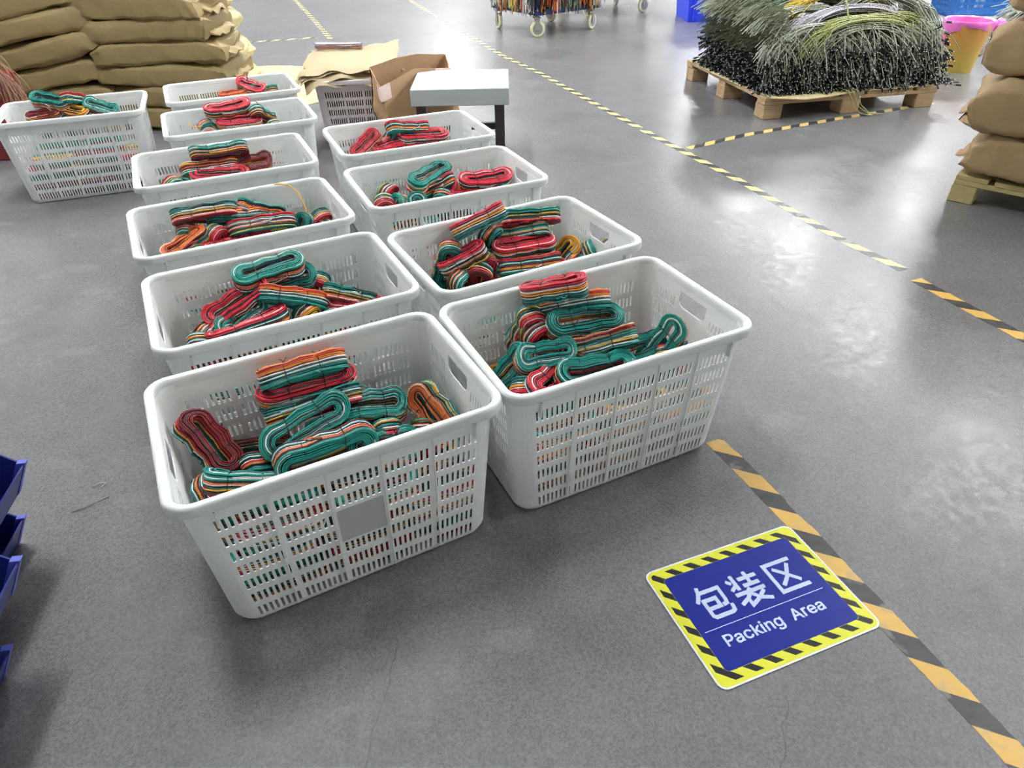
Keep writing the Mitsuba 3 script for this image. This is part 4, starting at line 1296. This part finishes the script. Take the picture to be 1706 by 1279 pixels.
def fringe(name, label, n, side, zr, mat, black=True, reach=0.10, droop=0.6, r=0.0028, seed=0, x_r=(-0.62, 0.60), cat_='wire ends'):
    rg = np.random.default_rng(seed)
    u = rg.uniform(*x_r, n)
    z = rg.uniform(*zr, n)
    depth = rg.uniform(0.7, 1.25, n) * reach
    if side == 'front':
        base = np.stack([u, np.full(n, -0.44), z], 1)
        out = np.stack([rg.normal(0, .55, n), -np.ones(n), rg.normal(-droop * .25, .40, n)], 1)
    elif side == 'right':
        base = np.stack([np.full(n, 0.48), u, z], 1)
        out = np.stack([np.ones(n), rg.normal(-.25, .3, n), rg.normal(-droop * .45, .25, n)], 1)
    else:
        base = np.stack([np.full(n, -0.46), u, z], 1)
        out = np.stack([-np.ones(n), rg.normal(-.15, .22, n), rg.normal(-droop * .1, .22, n)], 1)
    out /= np.linalg.norm(out, axis=1, keepdims=True)
    t = np.linspace(0, 1, 6)
    P = base[:, None] + out[:, None] * (t[None, :, None] * depth[:, None, None]) + np.array([0, 0, -1.0]) * (droop * 0.10 * (t ** 2)[None, :, None] * rg.uniform(.3, 1.3, (n, 1, 1)))
    P[:, :, 2] = np.maximum(P[:, :, 2], 0.150)
    key = thing(name, label, cat_)
    labels[key]['kind'] = 'stuff'
    part(key, 'strands', tubes(P, r), mat, tw=PTW)
    labels[key + '__strands'] = {'kind': 'stuff'}
    if black:
        d = P[:, -1] - P[:, -2]
        d /= np.linalg.norm(d, axis=1, keepdims=True)
        a, b = connectors(P[:, -1], d)
        part(key, 'black_caps', a, 'connector_black', tw=PTW)
        part(key, 'bare_tips', b, 'strand_white', tw=PTW)
        labels[key + '__black_caps'] = {'kind': 'stuff', 'label': 'small black end caps'}
        labels[key + '__bare_tips'] = {'kind': 'stuff', 'label': 'tiny pale wire tips'}


fringe('wire_fringe', 'black capped wire ends along the front of the pallet heap', 2000, 'front', (0.155, 0.40), 'strand_dark', True, 0.13, 0.5, seed=1, x_r=(-0.60, 0.62))
fringe('wire_fringe', 'black capped wire ends on the right flank of the pallet heap', 750, 'right', (0.17, 0.52), 'strand_grey', True, 0.14, 0.8, seed=2, x_r=(-0.5, 0.5))
fringe('wire_fringe', 'bristling grey green wire ends on the left flank of the pallet heap', 1100, 'left', (0.34, 0.62), 'strand_greygreen', False, 0.14, 0.3, seed=3, x_r=(-0.46, 0.55))
fringe('wire_fringe', 'black capped wire ends low on the left flank of the pallet heap', 700, 'left', (0.155, 0.36), 'strand_dark', True, 0.13, 0.4, seed=8, x_r=(-0.50, 0.50))
fringe('wire_fringe', 'grey green strands spilling over the upper front of the pallet heap', 520, 'front', (0.36, 0.50), 'strand_greygreen', False, 0.17, 1.3, seed=14, x_r=(-0.58, 0.60))
fringe('wire_fringe', 'loose pale strands hanging over the front of the pallet heap', 170, 'front', (0.30, 0.52), 'strand_grey', True, 0.20, 1.5, seed=4, x_r=(-0.35, 0.6))
fringe('wire_fringe', 'stray thin wires sticking out right of the pallet heap', 60, 'right', (0.16, 0.28), 'strand_dark', True, 0.26, 1.2, seed=6, x_r=(-0.55, -0.1))


def top_bundle(label, y0, z0, mat, n=70, x0=-0.60, x1=0.60, seed=0, arch=0.05, dy=0.0, droop=0.06, spread=0.045, r=0.0034):
    rg = np.random.default_rng(seed)
    k = 16
    t = np.linspace(0, 1, k)[None, :, None]
    c = rg.normal(0, 1, (n, 3)) * [0, .6, .45]
    ends = rg.normal(0, 1, (n, 2))
    w = (np.abs(2 * t - 1) ** 1.5)
    X = x0 + (x1 - x0) * t + 0.04 * np.where(t < .5, ends[:, None, :1], ends[:, None, 1:]) * (w > .5)
    Y = y0 + dy * (t - .5) + c[:, None, 1:2] * (0.022 + spread * w) + 0.008 * np.sin(6 * t + seed + c[:, None, 1:2])
    Z = z0 + arch * (1 - (2 * t - 1) ** 2) - droop * np.abs(2 * t - 1) ** 4 + c[:, None, 2:3] * (0.020 + 0.5 * spread * w)
    P = np.concatenate([X, Y, Z + 0 * X], -1)
    key = solid('wire_bundle', label, 'wire bundle', tubes(P, r), mat, smooth=False, kind='stuff', tw=PTW)
    return P


top_bundle('pale lilac wire bundle lying across the front of the pallet heap', -0.33, 0.53, 'strand_lilac', 80, -0.42, 0.50, 1, .06, .14, .10)
top_bundle('yellow wire bundle lying across the pallet heap', -0.20, 0.60, 'strand_yellow', 80, -0.40, 0.30, 2, .05, .12, .06)
top_bundle('lime green wire bundle lowest across the front of the heap', -0.42, 0.47, 'strand_lime', 110, -0.38, 0.52, 3, .06, .10, .12, .06)
top_bundle('dark green wire bundle above the yellow one', -0.10, 0.63, 'strand_green', 80, -0.5, 0.35, 4, .05, .10, .06)
top_bundle('grey wire bundle fanned over the right side of the heap', -0.24, 0.56, 'strand_grey', 150, -0.1, 0.66, 5, .08, -.10, .16, .09)
top_bundle('olive wire bundle at the top left of the heap', -0.16, 0.58, 'strand_greygreen', 150, -0.62, 0.2, 6, .06, .05, .05, .07)
top_bundle('pale grey wire bundle at the top left of the heap', -0.28, 0.54, 'strand_grey', 110, -0.60, 0.05, 7, .05, .10, .06, .06)
top_bundle('olive wire bundle at the far back top of the heap', 0.14, 0.63, 'strand_greygreen', 200, -0.62, 0.62, 8, .06, .0, .08, .12)
top_bundle('grey wire bundle at the back of the heap', 0.36, 0.60, 'strand_grey', 160, -0.62, 0.62, 9, .05, .0, .08, .10)
top_bundle('pale strands fanned over the front left of the heap', -0.42, 0.45, 'strand_grey', 150, -0.58, 0.1, 15, .05, .10, .10, .07)
top_bundle('olive strands fanned over the front middle of the heap', -0.45, 0.44, 'strand_greygreen', 170, -0.3, 0.45, 16, .05, .04, .12, .08)
top_bundle('dark green wires at the right end of the heap', -0.32, 0.50, 'strand_lime', 70, 0.1, 0.60, 10, .03, -.06, .10, .06)
st = [(-0.02, -0.50, 0.40), (-0.03, -0.49, 0.47), (-0.05, -0.44, 0.54), (-0.03, -0.36, 0.615), (0.0, -0.25, 0.67), (0.03, -0.10, 0.71), (0.03, 0.05, 0.725)]
solid('tie_string', 'pale lime string tied over the wire heap', 'string', tube(np.array(st), 0.005, 6), 'strand_lime', smooth=True, tw=PTW)
for i, (x_, dx_) in enumerate([(-0.06, 0.16), (-0.03, 0.20), (0.0, 0.17)]):
    pts = np.array([(x_ - .04, -0.56, 0.16), (x_ - .02, -0.66, 0.158), (x_, -0.675, 0.12), (x_ + .02, -0.685, 0.07), (x_ + dx_ * .5, -0.70, 0.02), (x_ + dx_, -0.72, 0.006 + .004 * i)])
    solid('loose_wire', ['lime wire dangling from the pallet to the floor, shortest of three', 'lime wire dangling from the pallet to the floor, reaching furthest', 'lime wire dangling from the pallet to the floor, rightmost start'][i], 'wire end', tube(pts, 0.003, 5), 'strand_lime', smooth=True, tw=PTW)

# right pallet with tan sacks
RPY = -0.735
ca_, sa_ = math.cos(RPY), math.sin(RPY)
rcx, rcy = 2.13 + 0.56 * ca_ - 0.50 * sa_, 3.215 + 0.56 * sa_ + 0.50 * ca_
pallet(rcx, rcy, RPY, 1.12, 1.0, 'wooden pallet under the tan sacks at the right edge', 'pallet_wood_green', top=0.128, blk=(0.10, 0.09))
SL = ['lowest tan sack on the right pallet, with a crumpled folded end', 'second tan sack on the right pallet, widest of the stack', 'third tan sack on the right pallet, tilted with a folded corner', 'topmost tan sack on the right pallet, cut by the photo edge']
for i, lab in enumerate(SL):
    off = [-.01, -.06, -.06, -.02][i]
    lx = [0.98, 0.96, 0.94, 0.92][i]
    sx = 2.13 + (off + lx / 2) * ca_ - 0.24 * sa_
    sy = 3.215 + (off + lx / 2) * sa_ + 0.24 * ca_
    sack(sx, sy, [.226, .438, .672, .905][i], RPY + [0, .05, -.04, .03][i], (lx, 0.56, [.21, .255, .25, .25][i]), 120 + i, 'kraft_tan', lab, ears=(-1,), flat=0.45, wr=0.008)
for i in range(2):
    sack(2.13 + 0.55 * ca_ - 0.79 * sa_, 3.215 + 0.55 * sa_ + 0.79 * ca_, 0.128 + 0.098 + 0.186 * i, RPY, (0.95, 0.40, 0.205), 140 + i, 'kraft_tan',
         ['tan sack at the back of the right pallet, lower one', 'tan sack at the back of the right pallet, upper one'][i], flat=0.45)

# ---------------------------------------------------------------- bucket with pink liner
def bucket_col(p, n, uv):
    return mix(srgb(188, 164, 76), srgb(204, 146, 76), smoothstep(0.05, 0.30, p.z) * (0.6 + 0.5 * fbm(p.x * 14, p.y * 14, p.z * 14, 2)))


principled('bucket_mat', proc(bucket_col), 0.4)
principled('pink_film', srgb(238, 120, 206), 0.3)
BK = thing('bucket', 'yellow orange bucket lined with a pink bag', 'bucket')
BTW = T().translate([3.60, 5.95, 0])
part(BK, 'body', lathe([(0.002, 0.012), (0.118, 0.012), (0.168, 0.355), (0.176, 0.355), (0.176, 0.343), (0.126, 0.0), (0.002, 0.0)], 40), 'bucket_mat', smooth=40, tw=BTW)
ph = np.arange(48) / 48 * 2 * np.pi
rr_ = []
for (r, z) in [(0.174, 0.315), (0.179, 0.328), (0.184, 0.345), (0.186, 0.362), (0.178, 0.370), (0.162, 0.362), (0.154, 0.32), (0.148, 0.25)]:
    q = 0.006 * np.sin(ph * 5 + z * 30) + 0.004 * np.sin(ph * 11 + r * 90)
    dz = (0.014 * np.sin(ph * 3 + 1) + 0.03 * np.clip(-np.cos(ph + .5), 0, 1) * -1 if z < 0.32 else 0)
    rr_.append(np.stack([(r + q) * np.cos(ph), (r + q) * np.sin(ph), np.full(48, z) + dz], 1))
v = np.vstack(rr_)
i, j = np.meshgrid(np.arange(7), np.arange(48), indexing='ij')
q = np.stack([i * 48 + j, i * 48 + (j + 1) % 48, (i + 1) * 48 + (j + 1) % 48, (i + 1) * 48 + j], -1).reshape(-1, 4)
part(BK, 'liner', mesh_vf(v, np.vstack([q[:, [0, 1, 2]], q[:, [0, 2, 3]]])), 'pink_film', smooth=40, tw=BTW, label='pink plastic bag folded over the rim')
kn = trimesh.creation.icosphere(3, 1.0)
kv = kn.vertices * (1 + 0.5 * (meshkit.fbm(kn.vertices * 2.2, 3)[:, None] - .5))
part(BK, 'bag_knot', mesh_vf(kv * [0.055, 0.035, 0.045] + [0.225, -0.03, 0.325], kn.faces), 'pink_film', smooth=True, tw=BTW, label='knotted corner of the pink bag')
part(BK, 'bag_tail', mesh_vf(kv * [0.014, 0.02, 0.05] + [-0.178, -0.03, 0.22], kn.faces), 'pink_film', smooth=True, tw=BTW, label='hanging tail of the pink bag')

# ---------------------------------------------------------------- far blue things
principled('blue_bright', srgb(38, 66, 226), 0.4)
principled('blue_basket', srgb(40, 104, 176), 0.4)
principled('blue_navy', srgb(26, 44, 92), 0.4)
principled('steel_dark', srgb(52, 46, 48), 0.5)
principled('steel_grey', srgb(140, 136, 138), 0.4, metallic=0.3)


def tub_mesh(w, d, h, t=0.006, taper=0.03):
    def ring(e, z):
        s = taper * (1 - z / h)
        return np.array([(-w / 2 + e + s, -d / 2 + e + s, z), (w / 2 - e - s, -d / 2 + e + s, z), (w / 2 - e - s, d / 2 - e - s, z), (-w / 2 + e + s, d / 2 - e - s, z)])
    R = [ring(0.0, 0.0), ring(0.0, h), ring(t, h), ring(t, t)]
    v = np.vstack(R)
    f = []
    for r in range(3):
        for s in range(4):
            a, b = r * 4 + s, r * 4 + (s + 1) % 4
            f += [(a, b, b + 4), (a, b + 4, a + 4)]
    f += [(0, 2, 1), (0, 3, 2), (12, 13, 14), (12, 14, 15)]
    return mesh_vf(v, f)


k = thing('storage_tub', 'bright blue tub on the floor behind the wire heap', 'tub')
TTW = place(2.36, 8.72, 0, 0.05)
part(k, 'body', tub_mesh(0.80, 0.55, 0.46), 'blue_bright', tw=TTW)
for x_ in (-0.22, 0.0, 0.22):
    part(k, 'rib', bevel_box(0.02, 0.02, 0.40, 0.003, (x_ - .1, -0.262, 0.22)), 'blue_bright', tw=TTW)
part(k, 'rim', cat([box(-.415, .415, -.29, -.27, .42, .46), box(-.415, .415, .27, .29, .42, .46), box(-.415, -.39, -.29, .29, .42, .46), box(.39, .415, -.29, .29, .42, .46)]), 'blue_bright', tw=TTW)

k = thing('plastic_basket', 'blue slotted basket standing far behind the bucket', 'basket')
T2 = T().translate([4.98, 8.30, 0.06]).rotate([0, 0, 1], 2).scale([1.12, 1.12, 1.12])
part(k, 'body', body_ply, 'blue_basket', tw=T2)
part(k, 'rim', rim_ply, 'blue_basket', tw=T2)
k = thing('dolly', 'low white dolly under the far blue basket', 'dolly')
part(k, 'platform', bevel_box(1.05, 0.66, 0.03, 0.004, (4.92, 8.18, 0.045)), 'white_laminate')
for sx in (4.5, 5.36):
    for sy in (7.95, 8.42):
        m = trimesh.creation.cylinder(0.015, 0.02, sections=16)
        m.apply_transform(trimesh.transformations.rotation_matrix(math.pi / 2, (1, 0, 0)))
        m.apply_translation((sx, sy, 0.0152))
        part(k, 'wheel', m, 'steel_dark')
k = thing('plastic_basket', 'second blue slotted basket at the back, right of the first blue one', 'basket')
T3 = T().translate([5.95, 8.75, 0.0]).rotate([0, 0, 1], -6).scale([1.15, 1.15, 1.15])
part(k, 'body', body_ply, 'blue_basket', tw=T3)
part(k, 'rim', rim_ply, 'blue_basket', tw=T3)
solid('floor_box', 'navy blue low box beside the bucket', 'box', bevel_box(0.26, 0.16, 0.09, 0.006, (3.86, 7.05, 0.0455)), 'blue_navy')

k = thing('work_table', 'dark steel work table leg frame behind the wire heap', 'table')
part(k, 'top', bevel_box(0.95, 0.6, 0.04, 0.004, (3.95, 8.75, 0.74)), 'steel_dark')
for sx in (3.55, 4.35):
    for sy in (8.5, 9.0):
        part(k, 'leg', bevel_box(0.05, 0.05, 0.72, 0.004, (sx, sy, 0.36)), 'steel_grey')
part(k, 'side_panel', bevel_box(0.70, 0.03, 0.60, 0.003, (3.95, 8.98, 0.40)), 'steel_dark')

rn = np.random.default_rng(33)
P = np.concatenate([arcs(rn, 160, (4.32 + dx, 6.62, 0.13 + dz), (5.35 + dx, 7.15, 0.17 + dz), (0, 0, 0.10), (.08, .10, .05), (.08, .12, .05), 10) for dx, dz in ((0, .0), (.08, .10), (.16, .20))])
P[:, :, 2] = np.maximum(P[:, :, 2], 0.02)
solid('wire_pile', 'pile of pale grey wires on the floor behind the tan sacks', 'wire pile', tubes(P, 0.0036), 'strand_grey', kind='stuff')
P = arcs(rn, 160, (4.4, 6.60, 0.08), (5.3, 7.1, 0.10), (0, 0, 0.18), (.08, .10, .05), (.08, .12, .05), 10)
P[:, :, 2] = np.maximum(P[:, :, 2], 0.02)
solid('wire_pile', 'darker olive wires mixed under the pale grey pile', 'wire pile', tubes(P, 0.006), 'strand_dark', kind='stuff')

# ---------------------------------------------------------------- wire carts
principled('cart_blue', srgb(34, 52, 98), 0.4)
principled('caster_cream', srgb(212, 212, 172), 0.45)
principled('caster_steel', srgb(150, 150, 146), 0.4, metallic=0.2)


def caster(parent, x, y, yaw, top):
    tw = place(x, y, 0, yaw)
    r, w = 0.075, 0.036
    prof = [(0.028, -w / 2), (r - 0.008, -w / 2), (r - 0.002, -w / 2 + .004), (r, -w / 4), (r, w / 4), (r - 0.002, w / 2 - .004), (r - 0.008, w / 2), (0.028, w / 2), (0.028, -w / 2)]
    m = lathe(prof, 28)
    m.apply_transform(trimesh.transformations.rotation_matrix(math.pi / 2, (1, 0, 0)))
    m.apply_translation((0, 0, r))
    kk = part(parent, 'wheel', m, 'caster_cream', smooth=40, tw=tw)
    hub = trimesh.creation.cylinder(0.052, w + 0.002, sections=24)
    hub.apply_transform(trimesh.transformations.rotation_matrix(math.pi / 2, (1, 0, 0)))
    hub.apply_translation((0, 0, r))
    part(kk, 'hub', hub, 'caster_steel', tw=tw)
    fork = cat([bevel_box(0.045, 0.005, 0.11, 0.001, (-0.005, s * (w / 2 + 0.008), 0.12)) for s in (-1, 1)] + [bevel_box(0.075, 0.075, 0.012, 0.002, (-0.01, 0, 0.178)), bevel_box(0.04, 0.04, top - 0.18, 0.002, (-0.01, 0, (top + 0.18) / 2))])
    part(parent, 'caster_fork', fork, 'caster_steel', tw=tw)


def cart(cx, cy, yaw, w, d, label, seed, wl):
    k = thing('wire_cart', label, 'cart')
    tw = place(cx, cy, 0, yaw)
    zt = 0.20
    for sy in (-1, 1):
        part(k, 'frame_beam', bevel_box(w, 0.05, 0.055, 0.004, (0, sy * (d / 2 - .025), zt + .0275)), 'cart_blue', tw=tw)
    for sx in (-1, 1):
        part(k, 'frame_beam', bevel_box(0.05, d - 0.1, 0.055, 0.004, (sx * (w / 2 - .025), 0, zt + .0275)), 'cart_blue', tw=tw)
    part(k, 'deck', bevel_box(w - 0.1, d - 0.1, 0.02, 0.002, (0, 0, zt + .04)), 'cart_blue', tw=tw)
    for sx in (-1, 1):
        for sy in (-1, 1):
            part(k, 'post', bevel_box(0.04, 0.04, 0.75, 0.003, (sx * (w / 2 - .03), sy * (d / 2 - .03), zt + 0.055 + .375)), 'cart_blue', tw=tw)
    c, s = math.cos(yaw), math.sin(yaw)
    rr = random.Random(seed)
    for i, (sx, sy) in enumerate([(-1, -1), (1, -1), (1, 1), (-1, 1)]):
        lx, ly = sx * (w / 2 - .05), sy * (d / 2 - .05)
        caster(k, cx + lx * c - ly * s, cy + lx * s + ly * c, yaw + rr.uniform(-1.4, 1.4), zt)
    # wires heaped on it, hanging over its edges
    rg = np.random.default_rng(seed)
    mats = ['strand_white', 'connector_black', 'strand_green', 'strand_orange', 'connector_black', 'strand_grey', 'strand_yellow', 'strand_white', 'wire_red', 'connector_black', 'strand_lilac', 'strand_green', 'strand_dark', 'strand_orange']
    nm = ['white', 'black', 'green', 'orange', 'black', 'grey', 'yellow', 'white', 'red', 'black', 'lilac', 'green', 'dark', 'orange']
    h = thing('hanging_wires', 'bundles of ' + wl, 'wire bundle')
    labels[h]['kind'] = 'stuff'
    for i, m in enumerate(mats):
        PP = []
        for side in range(4):
            n = 46
            ctr = rg.uniform(-.46, .46, 2)
            for cc in ctr:
                u = cc + rg.normal(0, .03, n)
                L = w if side % 2 == 0 else d
                D = d if side % 2 == 0 else w
                base = np.stack([u * L, np.full(n, -D / 2 + 0.16), rg.uniform(.34, .52, n)], 1)
                t = np.linspace(0, 1, 9)
                reach = rg.uniform(.165, .205, n)
                low = rg.uniform(.225, .36, n) - 0.05 * (rg.random(n) < .12)
                X = base[:, :1] + rg.normal(0, .02, (n, 1)) * t[None]
                Y = base[:, 1:2] - reach[:, None] * np.clip(t[None] * 1.7, 0, 1) ** 0.8
                Z = base[:, 2:3] + 0.03 * np.sin(t[None] * 3.14) + (low[:, None] - base[:, 2:3]) * (t[None] ** 2)
                q = np.stack([X, Y, Z], -1)
                a = side * math.pi / 2
                ca, sa = math.cos(a), math.sin(a)
                q = np.stack([q[..., 0] * ca - q[..., 1] * sa, q[..., 0] * sa + q[..., 1] * ca, q[..., 2]], -1)
                PP.append(q)
        kk = part(h, nm[i] + '_strands', tubes(np.concatenate(PP), 0.0035), m, tw=tw)
        labels[kk] = {'kind': 'stuff'}
    kk = part(h, 'heap', bevel_box(w - 0.30, d - 0.30, 0.24, 0.05, (0, 0, 0.372)), 'core_dark', tw=tw)


cart(0.42, 8.22, 0.62, 0.82, 0.78, 'blue wire cart on cream casters, the nearer one', 71, 'coloured wires hanging over the nearer blue cart')
cart(1.18, 9.42, 0.35, 0.82, 0.78, 'blue wire cart on cream casters, the farther one', 72, 'coloured wires hanging over the farther blue cart')

# ---------------------------------------------------------------- blue parts bins at the left edge
principled('bin_blue', srgb(28, 38, 112), 0.38)
principled('bin_lip', srgb(88, 100, 190), 0.38)


def bin_mesh(d, w, h, lip):
    """open fronted parts bin; +x is its front: a low lip leaning outwards, side walls sloping up behind it."""
    t, o = 0.004, 0.05
    prof = Polygon([(0, 0), (d - o, 0), (d, lip), (d - 0.012, lip), (d - 0.11, h), (0, h)])
    ms = []
    for s in (-1, 1):
        m = extrude(prof, t)
        m.apply_transform(np.array([[1, 0, 0, 0], [0, 0, 1, s * w / 2 - (t if s > 0 else 0)], [0, 1, 0, 0], [0, 0, 0, 1]], float))
        m.fix_normals()
        ms.append(m)
    ms.append(box(0, d - o, -w / 2, w / 2, 0, t))
    ms.append(box(0, t, -w / 2, w / 2, 0, h))
    fr = mesh_vf(np.array([(d - o, -w / 2, 0), (d - o, w / 2, 0), (d, w / 2, lip), (d, -w / 2, lip), (d - o - t, -w / 2, 0), (d - o - t, w / 2, 0), (d - t, w / 2, lip), (d - t, -w / 2, lip)]),
                 [(0, 1, 2), (0, 2, 3), (4, 6, 5), (4, 7, 6), (3, 2, 6), (3, 6, 7), (0, 3, 7), (0, 7, 4), (1, 5, 6), (1, 6, 2), (0, 4, 5), (0, 5, 1)])
    ms.append(fr)
    return cat(ms)


def slope_bar(d, lip, y, wy):
    v = [(d - 0.05 + a, y + b, 0.003 + c * (lip + .001)) for c in (0, 1) for a, b in ((-.016 + .05 * c, -wy / 2), (.004 + .05 * c, -wy / 2), (.004 + .05 * c, wy / 2), (-.016 + .05 * c, wy / 2))]
    return trimesh.convex.convex_hull(np.array(v))


BA = 0.15
bx, by = math.cos(BA), math.sin(BA)
BD, BWD, BHT, BLP = 0.46, 0.335, 0.18, 0.088
BINL = ['blue open fronted parts bin at the left edge, nearer bottom one', 'blue open fronted parts bin at the left edge, farther bottom one', 'blue open fronted parts bin at the left edge, nearer upper one', 'blue open fronted parts bin at the left edge, farther upper one']
for n_, (fx, fy) in enumerate([(-0.990, 0.802), (-1.158, 1.150), (-0.930, 0.868), (-1.072, 1.140)]):
    k = thing('parts_bin', BINL[n_], 'bin')
    ox, oy = fx + by * BWD / 2 - bx * BD, fy - bx * BWD / 2 - by * BD
    tw = place(ox, oy, (n_ // 2) * (BHT + 0.002), BA)
    part(k, 'body', bin_mesh(BD, BWD, BHT, BLP), 'bin_blue', tw=tw)
    for s in (-1, 1):
        part(k, 'lip_end', slope_bar(BD, BLP, s * (BWD / 2 - .003), 0.014), 'bin_lip', tw=tw, label='lighter blue edge of the front lip')

solid('wire_scrap', 'thin grey wire scrap on the floor beside the blue bins', 'scrap', tube([(-1.13, 1.245, .002), (-1.10, 1.262, .004), (-1.06, 1.30, .002)], 0.0014, 5), 'strand_grey', smooth=True)
solid('wire_scrap', 'short curled pale wire scrap on the floor beside the blue bins', 'scrap', tube([(-1.12, 1.335, .002), (-1.105, 1.345, .006), (-1.09, 1.35, .002), (-1.095, 1.335, .002)], 0.0014, 5), 'strand_white', smooth=True)
solid('paper_scrap', 'tiny brown scrap on the floor right of the wire pallet', 'scrap', tube([(2.80, 5.02, .004), (2.815, 5.035, .010), (2.83, 5.06, .005)], 0.005, 5), 'strand_copper')
